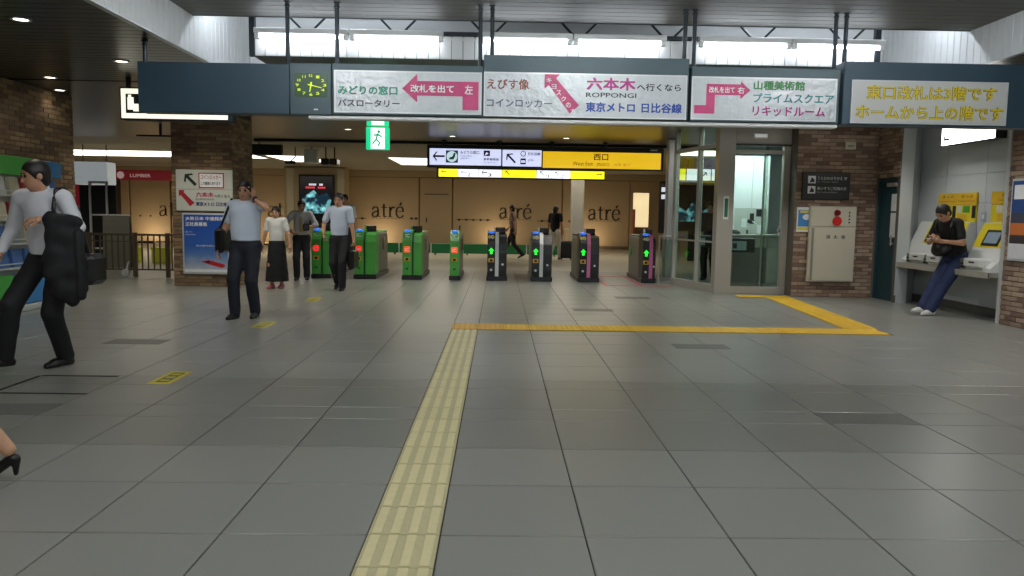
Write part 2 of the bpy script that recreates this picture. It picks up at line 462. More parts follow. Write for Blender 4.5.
for y0, y1 in ((10.08, 11.05), (11.05, 12.05), (12.05, 13.08)):
    for z0, z1 in ((.12, .58), (.66, 1.60), (1.60, 2.02), (2.02, Z1)):
        box('wall_panel', (6.938, y0 + .003, z0 + .003), (6.952, y1 - .003, z1 - .003), m_panelw, al, .002)
struct(MB().box((6.9, 10.07, 0), (6.95, 13.08, .12)).build('baseboard_alcove', M('grey_skirting', (84, 84, 80), .5)), 'dark skirting of the recess')
struct(MB().prism([(6.405, 12.42), (6.44, 12.42), (6.93, 13.04), (6.90, 13.06)], 2, 0, .12).build('baseboard_alcove_side', M('grey_skirting')))
# ---- teal door
d1 = struct(box('door_1', (6.46, 12.53, 0), (6.5, 13.2, 2.0), M('teal_door_paint', (28, 66, 74), .45, var=.05)), 'dark teal metal door')
MB().box((6.44, 12.52, 0), (6.47, 12.56, 2.02)).box((6.44, 13.16, 0), (6.47, 13.2, 2.02)).box((6.44, 12.56, 1.97), (6.47, 13.16, 2.02)).build('door_frame', M('teal_frame', (40, 72, 78), .4), d1)
MB().cyl((6.42, 12.64, .92), (6.42, 12.64, 1.08), .012).cyl((6.42, 12.64, .95), (6.47, 12.64, .95), .01).cyl((6.42, 12.64, 1.05), (6.47, 12.64, 1.05), .01).build('door_handle', m_steel, d1)
box('door_closer', (6.41, 12.6, 1.88), (6.46, 12.85, 1.94), m_steel, d1)
for z0, z1 in ((1.05, 1.45), (1.48, 1.76)): box('notice', (6.455, 12.60, z0), (6.461, 12.76, z1), m_white, d1)

# ================================================================== LIGHT FITTINGS
m_tube = M('lit_fluorescent_tube', (250, 252, 255), .4, var=.0, emit=TUBE, ecol=(238, 246, 255))
m_tube_o = M('added_overhead_tube', (250, 252, 255), .4, var=.0, emit=OVER, ecol=(244, 248, 250))
def tube_fitting(x, y, z, L, label, group=None, tm=None):
    t = thing('fluorescent_batten', label, 'light', (x, y, z), 0, group)
    box('housing', (-L / 2, -.04, .025), (L / 2, .06, .085), m_white, t, .008)
    MB().cyl((-L / 2 + .05, 0, 0), (L / 2 - .05, 0, 0), .016, n=10).build('tube', tm or m_tube, t, True)
    for s in (-1, 1): box('end_cap', (s * (L / 2 - .055), -.025, -.025), (s * (L / 2 - .005), .025, .03), m_white, t, .005)
    return t
# long white bulkhead with the battens on its upper edge
bk = thing('light_bulkhead', 'long white ribbed bulkhead lit by fluorescent tubes above the hanging signs', 'bulkhead', (0, 8.62, 0))
MB().box((-2.67, .02, 2.985), (4.1, .9, 3.19)).build('core', m_blue2, bk)
rb2 = MB().bev((-.0595, 0, 2.99), (.0595, .03, 3.23), .003).mesh('rib_panel', m_rib)
x = -2.67 + .0625
while x < 4.1: inst('rib_panel', rb2, bk, (x, 0, 0)); x += .1253
MB().box((-2.67, -.02, 3.24), (4.1, .12, 3.275)).build('top_rail', m_post, bk)
for x in (-2.68, 4.1): box('end_post', (x - .03, -.02, 2.98), (x + .03, .04, 4.0), m_post, bk)
i = 0; x = -2.1
while x < 4.0:
    for s in (-1, 1): MB().cyl((x + s * .22, .05, 3.44), (x + s * .05, .05, 3.27), .013, n=6).build('strut', m_post, bk)
    MB().cyl((x + .22, .05, 3.44), (x + .22, .05, 4.0), .01, n=6).build('rod', m_post, bk)
    x += .98
for k, (x, w) in enumerate(((-2.13, 'leftmost, left of the clock'), (-1.12, 'second from the left'), (.26, 'third from the left'), (1.27, 'third from the right'), (2.62, 'second from the right'), (3.63, 'rightmost'))):
    tube_fitting(x, 8.53, 3.175, 1.0, 'lit white fluorescent tube above the hanging signs, ' + w, 'fluorescent tubes above the signs')
# battens hidden in the slot above the ceiling edge, and unseen rows added to light the bay nearer the viewer
m_tube_s = M('lit_slot_tube', (250, 252, 255), .4, var=.0, emit=120, ecol=(236, 245, 255))
for x in (-2.7, -1.6, 3.3, 4.4):
    tube_fitting(x, 8.75, 3.66, 1.0, 'fluorescent tube hidden in the slot above the raised ceiling', 'hidden slot tubes', m_tube_s)
for y in (5.6, 3.0, .4, -2.2):
    for x in (-1.9, .9, 3.7):
        tube_fitting(x, y, Z2 - .09, 1.25, 'unseen fluorescent tube added on the raised ceiling overhead', 'added overhead tubes', m_tube_o)

m_lens = M('downlight_lens', (255, 244, 220), .4, var=0, emit=5.0, ecol=(255, 240, 215))
def downlight(x, y, label, power=DOWN, col=(1, .93, .80)):
    t = thing('downlight', label, 'light', (x, y, Z1), 0, 'recessed downlights in the dark ceiling')
    mb = MB()
    n = 20
    vs = []; fs = []
    for r, z in ((.085, -.012), (.07, -.012), (.06, .0)):
        for i in range(n): vs.append((r * math.cos(2 * math.pi * i / n), r * math.sin(2 * math.pi * i / n), z))
    for k in range(2):
        for i in range(n): fs.append((k * n + i, k * n + (i + 1) % n, k * n + n + (i + 1) % n, k * n + n + i))
    mb._add(vs, fs); mb.cyl((0, 0, -.012), (0, 0, 0), .085, n=20, cap=False); mb.build('ring', m_alu, t, True)
    MB().cyl((0, 0, -.008), (0, 0, -.003), .058, n=16).build('lens', m_lens, t)
    la = bpy.data.lights.new('downlight_lamp', 'SPOT'); la.energy = power; la.color = col; la.spot_size = R(130); la.spot_blend = .6; la.shadow_soft_size = .06
    lo = link(bpy.data.objects.new('lamp', la), t); lo.location = (0, 0, -.03)
for x, y, w, pw in ((-4.17, 7.0, 'nearest the upper left corner', 30), (-4.2, 8.87, 'beside the end of the blue board', 34), (-5.65, 10.04, 'above the brochure rack', 7), (-6.12, 11.1, 'above the brick wall end', 3),
                    (-5.1, 12.3, 'added in front of the brick column', 70), (-7.45, 13.4, 'over the passage to the railing', 60), (-8.9, 16.4, 'added beyond the railing', 60), (-5.0, 4.6, 'overhead left', 34), (-5.0, 2.0, 'overhead left, nearer the viewer', 34)):  # those by the column and beyond the railing are added to brighten them
    downlight(x, y, 'small round recessed downlight ' + w, pw)
for k, (x, y) in enumerate(((5.7, 6.5), (5.7, 9.0), (5.8, 11.4), (5.7, 3.5))):
    downlight(x, y, ('small round recessed downlight over the ticket machine side, ' + ('nearest', 'second', 'third', 'behind the viewer')[k]), 70, (1, .98, .94))
for k, (x, y) in enumerate(((-3.6, 12.0), (-1.2, 13.4), (1.4, 13.4), (3.4, 11.8), (-1.0, 16.6), (1.4, 16.6), (.2, 11.3), (-3.0, 15.6))):
    downlight(x, y, ('small round recessed downlight before the gates, ' + ('by the brick column', 'left of the middle', 'right of the middle', 'by the glass office', 'above the gates on the left', 'above the gates on the right', 'behind the hanging signs', 'above the green gates')[k]), 95, (1, .96, .88))

# luminous panels in the far ceiling
m_lum = M('luminous_ceiling_panel', (255, 250, 236), .4, var=0, emit=PANEL * 2.2, ecol=(255, 246, 226))
def lum(x0, x1, y0, y1, label):
    t = thing('ceiling_light', label, 'light', ((x0 + x1) / 2, (y0 + y1) / 2, Z1 + .01), 0, 'luminous panels in the far ceiling')
    w, d = (x1 - x0) / 2, (y1 - y0) / 2
    MB().box((-w, -d, -.02), (w, d, -.012)).build('diffuser', m_lum, t)
    for a, b in (((-w - .04, -d - .04, -.03), (w + .04, -d, 0)), ((-w - .04, d, -.03), (w + .04, d + .04, 0)), ((-w - .04, -d, -.03), (-w, d, 0)), ((w, -d, -.03), (w + .04, d, 0))):
        box('frame', a, b, m_alu, t)
lum(-15.5, -7.2, 22.2, 24.6, 'long bright ceiling light beyond the railing')
lum(-3.3, -.6, 23.2, 26.6, 'bright ceiling light left of the yellow exit sign')
lum(1.2, 4.2, 23.2, 26.6, 'bright ceiling light behind the yellow exit sign')
lum(4.5, 6.4, 18.9, 20.6, 'added ceiling light behind the glass office')  # panel added to light the space past the slanting glass
lum(-6.9, -5.6, 23.2, 26.0, 'bright ceiling light behind the man with the phone')

# ================================================================== HANGING SIGN BOXES
YB = 7.7
def hanger(t, x, ztop, zbot, y=.09):
    MB().cyl((x, y, zbot), (x, y, ztop - .005), .021, n=12).cyl((x, y, ztop - .05), (x, y, ztop - .03), .027, n=12).cyl((x, y, ztop - .012), (x, y, ztop), .032, n=14).build('hanger', m_post, t, False)
def sign_box(name, label, x0, x1, z0, z1, hang, mat, face=None, ztop=Z2, cat='sign'):
    t = thing(name, label, cat, (0, YB, 0))
    box('housing', (x0, 0, z0), (x1, .20, z1), mat, t, .006)
    for x in hang: hanger(t, x, ztop if not isinstance(x, tuple) else x[1], z1 - .02)
    f = None
    if face:
        a, b, c, d = face
        f = box('sign_face', (a + .012, -.006, c + .012), (b - .012, .002, d - .012), m_foil, t)
        for p, q in (((a, -.012, c), (b, .002, c + .012)), ((a, -.012, d - .012), (b, .002, d)), ((a, -.012, c + .012), (a + .012, .002, d - .012)), ((b - .012, -.012, c + .012), (b, .002, d - .012))):
            box('face_frame', p, q, m_alu, t)
    return t, f
pink = M('magenta_tape', (206, 62, 122), .35, var=.12, scale=20, bump=.3, bscale=30)
green_t = M('green_tape', (30, 150, 116), .4, var=.1); grey_t = M('grey_outline_tape', (54, 56, 66), .4); teal_t = M('teal_tape', (28, 142, 140), .4)
dgreen_t = M('deep_green_tape', (46, 128, 58), .4); blue_t = M('blue_tape', (36, 76, 168), .4); mag_t = M('purple_magenta_tape', (186, 44, 136), .4)
brown_t = M('brown_tape', (140, 66, 40), .4); yell_t = M('yellow_tape', (222, 200, 40), .4); olive_t = M('olive_outline', (124, 112, 44), .5); slate_t = M('slate_tape', (84, 88, 116), .4)

ta, _ = sign_box('blank_sign_board', 'plain dark blue-grey board at the left end of the hanging sign row', -3.5, -2.045, 2.262, 2.737, (), m_blue, cat='board')
hanger(ta, -3.46, Z1, 2.73); hanger(ta, -2.08, Z2, 2.73)
tc_, _ = sign_box('clock_box', 'grey hanging box holding a green station clock', -2.04, -1.64, 2.262, 2.752, (), m_blue2, cat='clock')
m_clock = M('clock_face_green', (18, 62, 30), .35, emit=.12, ecol=(24, 90, 36)); m_lime = M('lime_marking', (190, 214, 40), .5, emit=.8)
box('clock_face', (-1.998, -.008, 2.427), (-1.673, 0, 2.654), m_clock, tc_)
hub = (-1.835, 2.54)
for n in range(1, 13):
    a = R(90 - 30 * n); x, z = hub[0] + .118 * math.cos(a) * 1.12, hub[1] + .088 * math.sin(a) * 1.02
    lettering(str(n), x - .016, x + .016, z - .012, z + .014, m_lime, tc_, front(-.010), offset=.02, name='numeral', keep=False)
def hand(ang, L, w, name):
    c, s = math.cos(R(ang)), math.sin(R(ang)); pts = [(-.03, -w), (L, -w * .6), (L, w * .6), (-.03, w)]
    shape([(hub[0] + x * c - y * s, hub[1] + x * s + y * c) for x, y in pts], m_lime, tc_, front(-.013), name)
hand(-99, .066, .008, 'hour_hand'); hand(-13, .108, .006, 'minute_hand')
MB().cyl((hub[0], -.018, hub[1]), (hub[0], -.008, hub[1]), .011).build('hub', m_lime, tc_)
box('maker_plate', (-1.81, -.006, 2.305), (-1.77, 0, 2.318), m_white, tc_)

# sign A
t, f = sign_box('hanging_sign', 'hanging sign with green lettering, crumpled clear cover and left-pointing magenta arrow, right of the clock', -1.635, -.172, 2.268, 2.757, (), m_blue2, (-1.612, -.185, 2.287, 2.69))
hanger(t, -1.6, Z2, 2.74); hanger(t, -.205, Z2, 2.74)
P = front(-.010); P2 = front(-.0125)
lettering('みどりの窓口', -1.575, -1.00, 2.46, 2.545, green_t, f, P, .035)
lettering('バスロータリー', -1.575, -.98, 2.345, 2.415, grey_t, f, P, .02)
ap = lambda x, z: (x, z)
shape([(-.955, 2.525), (-.81, 2.665), (-.81, 2.60), (-.215, 2.60), (-.215, 2.33), (-.37, 2.33), (-.37, 2.46), (-.81, 2.46), (-.81, 2.395)], pink, f, P)
lettering('改札を出て', -.875, -.455, 2.49, 2.565, m_inkw, f, P2, .03)
lettering('左', -.35, -.27, 2.48, 2.57, m_inkw, f, P2, .03)
# sign B
t, f = sign_box('hanging_sign', 'wide hanging sign reading ROPPONGI with blue lettering and an upper-left magenta arrow', -.168, 1.832, 2.275, 2.862, (), m_blue2, (-.165, 1.815, 2.276, 2.70))
hanger(t, -.09, Z2, 2.85); hanger(t, 1.80, Z2, 2.85)
lettering('えびす像', -.135, .275, 2.535, 2.635, brown_t, f, P, .02)
lettering('コインロッカー', -.135, .50, 2.365, 2.445, slate_t, f, P, .02)
c45 = math.cos(R(-46)); s45 = math.sin(R(-46))
shape([(.425, 2.69), (.575, 2.69), (.535, 2.65), (.765, 2.395), (.675, 2.315), (.465, 2.585), (.425, 2.545)], pink, f, P)
for k, ch in enumerate('キヨスクの方'):
    lx, lz = .465 + .048 * k, 2.63 - .058 * k
    lettering(ch, lx - .022, lx + .026, lz - .026, lz + .022, m_inkw, f, P2, .01)
lettering('六本木', .835, 1.31, 2.545, 2.665, mag_t, f, P, .035)
lettering('へ行くなら', 1.325, 1.755, 2.545, 2.615, m_ink, f, P, .02)
lettering('ROPPONGI', .83, 1.32, 2.475, 2.52, m_ink, f, P, .005)
lettering('東京メトロ', .83, 1.31, 2.335, 2.43, blue_t, f, P, .035); lettering('日比谷線', 1.375, 1.77, 2.335, 2.43, blue_t, f, P, .035)
# sign C
t, f = sign_box('hanging_sign', 'hanging sign with teal and purple lettering and a right-pointing magenta bent arrow', 1.857, 3.318, 2.265, 2.793, (), m_blue2, (1.86, 3.287, 2.282, 2.695))
hanger(t, 1.892, Z2, 2.78); hanger(t, 3.285, Z2, 2.78)
shape([(1.89, 2.34), (2.09, 2.34), (2.09, 2.52), (2.34, 2.52), (2.34, 2.485), (2.435, 2.57), (2.34, 2.655), (2.34, 2.625), (2.005, 2.625), (2.005, 2.42), (1.89, 2.42)], pink, f, P)
lettering('改札を出て', 2.03, 2.28, 2.54, 2.60, m_inkw, f, P2, .02); lettering('右', 2.31, 2.375, 2.535, 2.60, m_inkw, f, P2, .02)
lettering('山種美術館', 2.465, 2.97, 2.575, 2.665, dgreen_t, f, P, .04)
lettering('プライムスクエア', 2.465, 3.26, 2.455, 2.545, teal_t, f, P, .02)
lettering('リキッドルーム', 2.465, 3.18, 2.325, 2.42, mag_t, f, P, .02)
# sign D
t, f = sign_box('hanging_sign', 'hanging sign with two lines of yellow Japanese lettering at the right end of the row', 3.352, 5.65, 2.258, 2.867, (), m_blue, (3.432, 4.978, 2.274, 2.692))
hanger(t, 3.386, Z2, 2.85); hanger(t, 5.3, Z1, 2.85)
f.data.materials[0] = M('matte_sign_film', (196, 198, 196), .35, var=.03)
for off, m, pl in ((.045, olive_t, P), (.012, yell_t, P2)):
    lettering('東口改札は3階です', 3.575, 4.87, 2.505, 2.645, m, f, pl, off)
    lettering('ホームから上の階です', 3.48, 4.945, 2.315, 2.455, m, f, pl, off)
rail = MB().bev((-1.87, YB + .02, 2.225), (3.32, YB + .14, 2.258), .008).build('sign_rail', m_white)
tag(rail, 'thin white metal rail running under the hanging signs', 'rail')

# ---- lit wayfinding box behind the blank board
m_lit = M('lit_white_acrylic', (250, 246, 228), .4, var=.0, emit=1.1, ecol=(250, 246, 224))
t = thing('lightbox_sign', 'lit white-framed black sign partly hidden behind the blank blue board', 'sign', (0, 9.9, 0))
box('housing', (-4.735, .01, 2.425), (-3.34, .18, 2.825), m_ink, t, .01)
for a, b in (((-4.71, 0, 2.445), (-3.40, .012, 2.505)), ((-4.71, 0, 2.745), (-3.40, .012, 2.805)), ((-4.71, 0, 2.505), (-4.66, .012, 2.745))): box('lit_border', a, b, m_lit, t)
MB().box((-4.63, -.004, 2.55), (-4.56, .012, 2.70)).box((-4.56, -.004, 2.53), (-4.45, .012, 2.62)).box((-4.62, -.004, 2.70), (-4.59, .012, 2.73)).build('icon', m_lit, t)
box('end_bracket', (-3.39, -.005, 2.43), (-3.34, .01, 2.50), m_blue2, t)
for x in (-4.66, -3.5): MB().cyl((x, .1, 2.82), (x, .1, Z1), .03).build('hanger', m_post, t)

# ---- emergency exit sign
m_exit = M('lit_exit_green', (20, 190, 130), .4, var=.04, emit=1.3, ecol=(16, 186, 124)); m_exitw = M('lit_exit_white', (225, 255, 240), .4, var=0, emit=1.5, ecol=(226, 255, 240))
t = thing('exit_sign', 'lit green emergency exit sign with a white running figure', 'sign', (-1.862, 12, 0))
box('lit_panel', (-.175, 0, 2.275), (.175, .08, 2.615), m_exit, t, .008)
box('lit_panel', (-.165, 0, 2.632), (.165, .08, 2.715), m_exit, t, .006)
box('white_doorway', (-.10, -.004, 2.29), (.11, .002, 2.60), m_exitw, t)
box('white_doorway', (-.09, -.004, 2.645), (.10, .002, 2.705), m_exitw, t)
g = MB(); g.cyl((.02, -.010, 2.545), (.02, -.004, 2.545), .022); 
for a, b in (((.01, 2.52), (-.02, 2.43)), ((-.02, 2.43), (.035, 2.38)), ((.035, 2.38), (.01, 2.33)), ((-.02, 2.43), (-.075, 2.36)), ((.005, 2.50), (.065, 2.47)), ((.005, 2.50), (-.055, 2.49))):
    g.cyl((a[0], -.007, a[1]), (b[0], -.007, b[1]), .012, n=6)
g.build('running_figure', M('exit_dark_green', (16, 150, 100), .4, emit=.7), t)
MB().cyl((0, .04, 2.71), (0, .04, Z1), .02).build('hanger', m_post, t)

# ---- black-framed yellow exit sign above the gates
t = thing('exit_direction_sign', 'long black-framed lit sign with yellow West Exit field above the gates', 'sign', (0, 17.5, 0))
box('frame', (-1.62, .01, 2.345), (3.66, .22, 2.845), m_ink, t, .01)
m_lav = M('lit_lavender_white', (206, 212, 244), .4, var=.02, emit=1.0); m_yl = M('lit_sign_yellow', (232, 186, 18), .4, var=.03, emit=.85); m_yl2 = M('lit_bright_yellow', (250, 240, 30), .4, var=.02, emit=1.1)
f1 = box('lit_field', (-1.56, 0, 2.40), (.03, .015, 2.76), m_lav, t); f2 = box('lit_field', (.06, 0, 2.395), (.93, .015, 2.755), m_lav, t); f3 = box('lit_field', (.96, 0, 2.375), (3.60, .015, 2.735), m_yl, t)
P = front(-.004)
thin_arrow(m_ink, f1, P, -1.36, 2.59, .27, 180); thin_arrow(m_ink, f2, P, .25, 2.57, .27, 135)
box('icon_tile', (-1.20, -.004, 2.45), (-.93, .002, 2.72), M('sign_teal', (30, 92, 92), .5, emit=.2), f1)
MB().cyl((-1.065, -.008, 2.585), (-1.065, -.003, 2.585), .12, n=24).build('icon_disc', M('sign_pale_teal', (200, 226, 232), .5, emit=.8), f1)
shape([(-1.13, 2.52), (-1.03, 2.52), (-1.0, 2.58), (-.98, 2.66), (-1.02, 2.67), (-1.05, 2.59), (-1.12, 2.56)], M('sign_teal'), f1, front(-.010), 'icon')
m_navy = M('navy_ink', (40, 44, 110), .5)
lettering('みどりの窓口', -.88, -.46, 2.645, 2.72, m_navy, f1, P, .02); lettering('Ticket Office', -.88, -.62, 2.585, 2.625, m_navy, f1, P); lettering('綠色窗口', -.88, -.66, 2.53, 2.57, m_navy, f1, P)
box('icon_tile', (-.36, -.004, 2.61), (-.22, .002, 2.73), m_ink, f1); shape([(-.34, 2.62), (-.30, 2.70), (-.25, 2.66)], m_lav, f1, front(-.008), 'icon')
lettering('新幹線乗換', -.36, -.02, 2.51, 2.57, m_navy, f1, P, .02); lettering('Shinkansen', -.36, -.08, 2.46, 2.49, m_navy, f1, P)
MB().cyl((.52, -.006, 2.675), (.52, 0, 2.675), .062, n=20).build('icon_disc', m_ink, f2); MB().cyl((.52, -.009, 2.675), (.52, -.005, 2.675), .046, n=20).build('icon_disc', m_lav, f2)
box('icon_tile', (.46, -.004, 2.44), (.58, .002, 2.57), m_ink, f2); box('icon_tile', (.475, -.008, 2.475), (.565, -.003, 2.53), m_lav, f2)
lettering('日比谷線', .63, .90, 2.64, 2.71, m_navy, f2, P, .02); lettering('JCR', .63, .75, 2.50, 2.56, m_navy, f2, P, .01)
lettering('西口', 2.09, 2.42, 2.555, 2.70, m_ink, f3, P, .02); lettering('West Exit', 1.63, 2.08, 2.435, 2.52, m_ink, f3, P, .0); lettering('西出口', 2.17, 2.44, 2.435, 2.505, m_ink, f3, P); lettering('서쪽 출구', 2.55, 2.92, 2.435, 2.50, M('pale_brown_ink', (150, 120, 30), .5, emit=.3), f3, P)
for x in (-1.25, -.02, 1.16, 2.36): MB().cyl((x, .1, 2.84), (x, .1, Z1), .03).cyl((x, .1, Z1 - .02), (x, .1, Z1), .06).build('hanger', m_post, t)
box('maker_plate', (3.36, -.002, 2.785), (3.52, .012, 2.81), m_alu, t)
t = thing('gate_number_sign', 'narrow lit strip of yellow and white arrow fields below the West Exit sign', 'sign', (0, 17.55, 0))
box('frame', (-1.41, .01, 2.125), (2.37, .16, 2.338), m_ink, t, .006)
m_lw = M('lit_cool_white', (242, 246, 255), .4, var=.0, emit=1.1)
for k, (x0, x1, m, a) in enumerate(((-1.36, -.93, m_yl2, 180), (-.92, -.47, m_lw, 180), (-.46, .05, m_lw, 180), (.06, .82, m_yl2, 135), (.83, 1.16, m_lw, 135), (1.17, 1.58, m_lw, 135), (1.59, 2.35, m_yl2, 0))):
    f = box('lit_field', (x0, 0, 2.145), (x1, .012, 2.315), m, t)
    thin_arrow(m_ink, f, P, (x0 + .12) if a else x1 - .12, 2.25, .13, a, .14)
    if m is m_yl2: lettering('出口', x0 + .26 if a else x0 + .1, x0 + .42 if a else x0 + .26, 2.18, 2.24, M('pale_brown_ink'), f, P)
    else: lettering(('n', '2', '3', '4')[k % 4], x0 + .2, x0 + .28, 2.16, 2.23, m_ink, f, P, .01)
for x in (-1.12, 1.16): MB().cyl((x, .08, 2.33), (x, .08, 2.344), .05).build('bracket', m_ink, t)
# shutter rail on the ceiling
tag(MB().box((-5.6, 18.0, Z1 - .05), (6.3, 18.14, Z1)).build('shutter_rail', m_black), 'black shutter guide rail fixed along the ceiling above the gates', 'rail')

# ================================================================== TICKET GATES
m_gg = M('gate_green_paint', (78, 164, 70), .35, var=.06); m_ggd = M('gate_green_groove', (24, 84, 34), .4)
m_gb = M('gate_black_plastic', (24, 26, 28), .35); m_gs = M('gate_grey_side', (132, 128, 116), .4, metal=.4, var=.06, stretch=(1, 1, .2))
m_red = M('lit_red_display', (240, 40, 40), .4, var=0, emit=.9); m_redo = M('lit_orange_red_display', (246, 84, 40), .4, var=0, emit=.8); m_grn = M('lit_green_display', (40, 230, 60), .4, var=0, emit=1.1)
m_icb = M('lit_blue_reader', (52, 116, 226), .3, var=.05, emit=.9); m_slot = M('ticket_slot_yellow', (206, 164, 40), .4); m_pink = M('gate_pink_strip', (198, 104, 150), .4); m_smoke = M('dark_acrylic', (52, 46, 40), .2)
def gate(x0, w, color, disp, strip, label, screen=True, wide=True):
    t = thing('ticket_gate', label, 'ticket gate', (x0, 15.45, 0), 0, 'ticket gates in a row')
    body = m_gg if color == 'green' else m_gb
    lw = min(w, .185 if color == 'green' else (.155 if w > .3 else .13)); gw = .035 if color == 'green' else .07
    # left column with reader: side profile in y / z
    prof = [(.02, .09), (.0, .2), (-.02, .55), (.0, .78), (.06, .93), (.14, .965), (.42, .985), (.46, .94), (.46, .09)]
    MB().prism(prof, 0, 0, lw).build('reader_column', body, t)
    box('plinth', (-.015, .0, 0), (w + .015, 1.78, .09), m_gb, t, .01)
    box('body', (.015, .44, .085), (w - .015, 1.74, .90), m_gs, t, .01)
    for s, x in ((-1, .005), (1, w - .015)): box('side_panel', (x, .46, .12), (x + .012, 1.72, .86), m_gs, t)
    box('top_cover', (.02, .44, .90), (w - .02, 1.74, .94), body, t, .01)
    if wide:
        prof2 = [(.03, .09), (.015, .2), (.0, .55), (.02, .74), (.08, .88), (.18, .915), (.46, .93), (.46, .09)]
        MB().prism(prof2, 0, lw + gw, w).build('flap_column', body, t)
        MB().prism([(.07, .09), (.05, .75), (.14, .92), (.46, .94), (.46, .09)] if color == 'green' else [(.0, .09), (-.015, .75), (.06, .95), (.46, .97), (.46, .09)], 0, lw, lw + gw).build('groove', m_ggd if color == 'green' else strip, t)
        if color == 'black':
            MB().cyl((lw + gw + (w - lw - gw) / 2, -.004, .33), (lw + gw + (w - lw - gw) / 2, .03, .33), .022, n=14).build('sensor', m_alu, t)
    # reader, display, slot
    rd = MB().ball((lw / 2, .10, .965), (.066, .055, .026), 14, 6).build('card_reader', m_icb, t, True)
    lettering('IC', lw / 2 - .045, lw / 2 + .045, .84, .91, m_inkw, t, front(-.006 + .02), .03, 'reader_mark')
    if disp == 'stop':
        MB().cyl((lw / 2, -.035, .60), (lw / 2, -.01, .60), .062, n=18).build('display', m_red, t); box('display_bar', (lw / 2 - .035, -.040, .59), (lw / 2 + .035, -.034, .61), m_inkw, t)
    elif disp == 'card':
        box('display', (lw / 2 - .058, -.035, .545), (lw / 2 + .058, -.01, .66), m_redo, t); lettering('IC', lw / 2 - .04, lw / 2 + .04, .57, .635, m_inkw, t, front(-.038), .03, 'display_mark')
    else:
        box('display', (lw / 2 - .06, -.032, .52), (lw / 2 + .06, -.01, .68), m_gb, t)
        shape([(lw / 2 - .025, .535), (lw / 2 + .025, .535), (lw / 2 + .025, .60), (lw / 2 + .06, .60), (lw / 2, .665), (lw / 2 - .06, .60), (lw / 2 - .025, .60)], m_grn, t, front(-.036), 'display_arrow')
        box('reader_stripe', (lw / 2 - .065, .012, .86), (lw / 2 + .065, .06, .885), M('reader_stripe_yellow', (208, 196, 50), .4), t)
    box('ticket_slot', (lw / 2 - .055, -.022, .37), (lw / 2 + .055, .0, .45), m_slot, t, .004); box('slot_mark', (lw / 2 - .028, -.025, .385), (lw / 2 + .028, -.021, .435), m_gb, t)
    MB().cyl((lw / 2, -.012, .22), (lw / 2, .02, .22), .024, n=14).build('sensor', m_alu if color == 'black' else m_ggd, t)
    if screen:
        sx = w * .42
        box('screen', (sx, .42, .94), (min(sx + .19, w), .50, 1.06), m_smoke, t, .01); box('screen_stem', (sx - .03, .40, .93), (sx, .48, 1.07), body if color == 'green' else m_alu, t, .006)
    else: box('screen', (lw - .03, .40, .93), (lw, .9, 1.09), m_smoke, t)
    # flap doors between this gate and the next
    MB().prism([(.95, .55), (1.12, .55), (1.10, .80), (.97, .80)], 0, w, w + .03).build('flap', M('flap_tan', (150, 138, 108), .5), t)
    return t
gate(-3.70, .36, 'green', 'stop', None, 'green ticket gate mostly hidden behind the two men in white shirts')
gate(-2.86, .42, 'green', 'stop', None, 'green ticket gate with a round red display, next to the man with the briefcase')
gate(-1.905, .37, 'green', 'card', None, 'wide green ticket gate with an orange card display, second full green one from the left')
gate(-.965, .19, 'green', 'card', None, 'narrow green ticket gate next to the black gates', False, False)
gate(-.22, .385, 'black', 'go', m_alu, 'black ticket gate with a silver strip, nearest the green gates')
gate(.665, .40, 'black', 'go', m_alu, 'black ticket gate with a silver strip, second of the black ones')
gate(1.61, .40, 'black', 'go', m_pink, 'black ticket gate with a pink strip beside the wide lane')
g7 = gate(2.88, .26, 'black', 'go', m_pink, 'black ticket gate with a pink strip next to the glass office', True, True)
MB().cyl((-.012, 1.45, .58), (.004, 1.45, .58), .10, n=20).build('green_sticker', m_gg, g7)
# red floor lines in the wide lane
m_redline = M('red_floor_line', (196, 84, 92), .5, var=.25, scale=30)
for a, b, w in (((2.08, 14.75, .0), (3.35, 14.87, .003), 'nearest the viewer'), ((2.05, 16.9, .0), (2.85, 17.02, .003), 'farthest, between the gates'), ((2.04, 14.87, .0), (2.12, 16.9, .003), 'along the left gate'), ((2.74, 14.9, 0), (2.80, 16.9, .003), 'along the right gate')):
    tag(box('floor_line', a, b, m_redline), 'faded red line on the floor of the wide gate lane, ' + w, 'floor marking', 'red floor lines')
# yellow floor labels
m_lab = M('yellow_floor_label', (206, 190, 40), .5); m_labd = M('label_dark', (92, 96, 50), .5)
def floor_label(x, y, w, d, label):
    t = thing('floor_label', label, 'floor marking', (x, y, 0), 0, 'yellow floor labels')
    box('border', (-w / 2, -d / 2, 0), (w / 2, d / 2, .002), m_lab, t); box('print', (-w / 2 + .035, -d / 2 + .05, .002), (w / 2 - .035, d / 2 - .05, .003), m_labd, t)
    for k in range(3): box('stroke', (-w / 2 + .05, -d / 2 + .10 + .11 * k, .003), (w / 2 - .05, -d / 2 + .14 + .11 * k, .0035), m_lab, t)
floor_label(-2.58, 6.10, .17, .46, 'yellow rectangular label stuck on the floor, nearest the viewer')
floor_label(-2.72, 9.02, .17, .46, 'yellow rectangular label stuck on the floor near the shoes of the man on the phone')
floor_label(-2.78, 11.7, .17, .46, 'small yellow floor label before the briefcase man, farthest away')
# steel access hatch outline on the left
for k, (a, b) in enumerate((((-3.62, 5.50, 0), (-2.93, 5.53, .003)), ((-3.62, 5.53, 0), (-3.59, 6.1, .003)), ((-3.59, 6.10, 0), (-3.0, 6.13, .003)))):
    tag(box('hatch_edge', a, b, m_black), 'dark metal edge of the floor hatch, ' + ('front side', 'left side', 'rear side')[k], 'floor hatch', 'edges of the floor hatch')
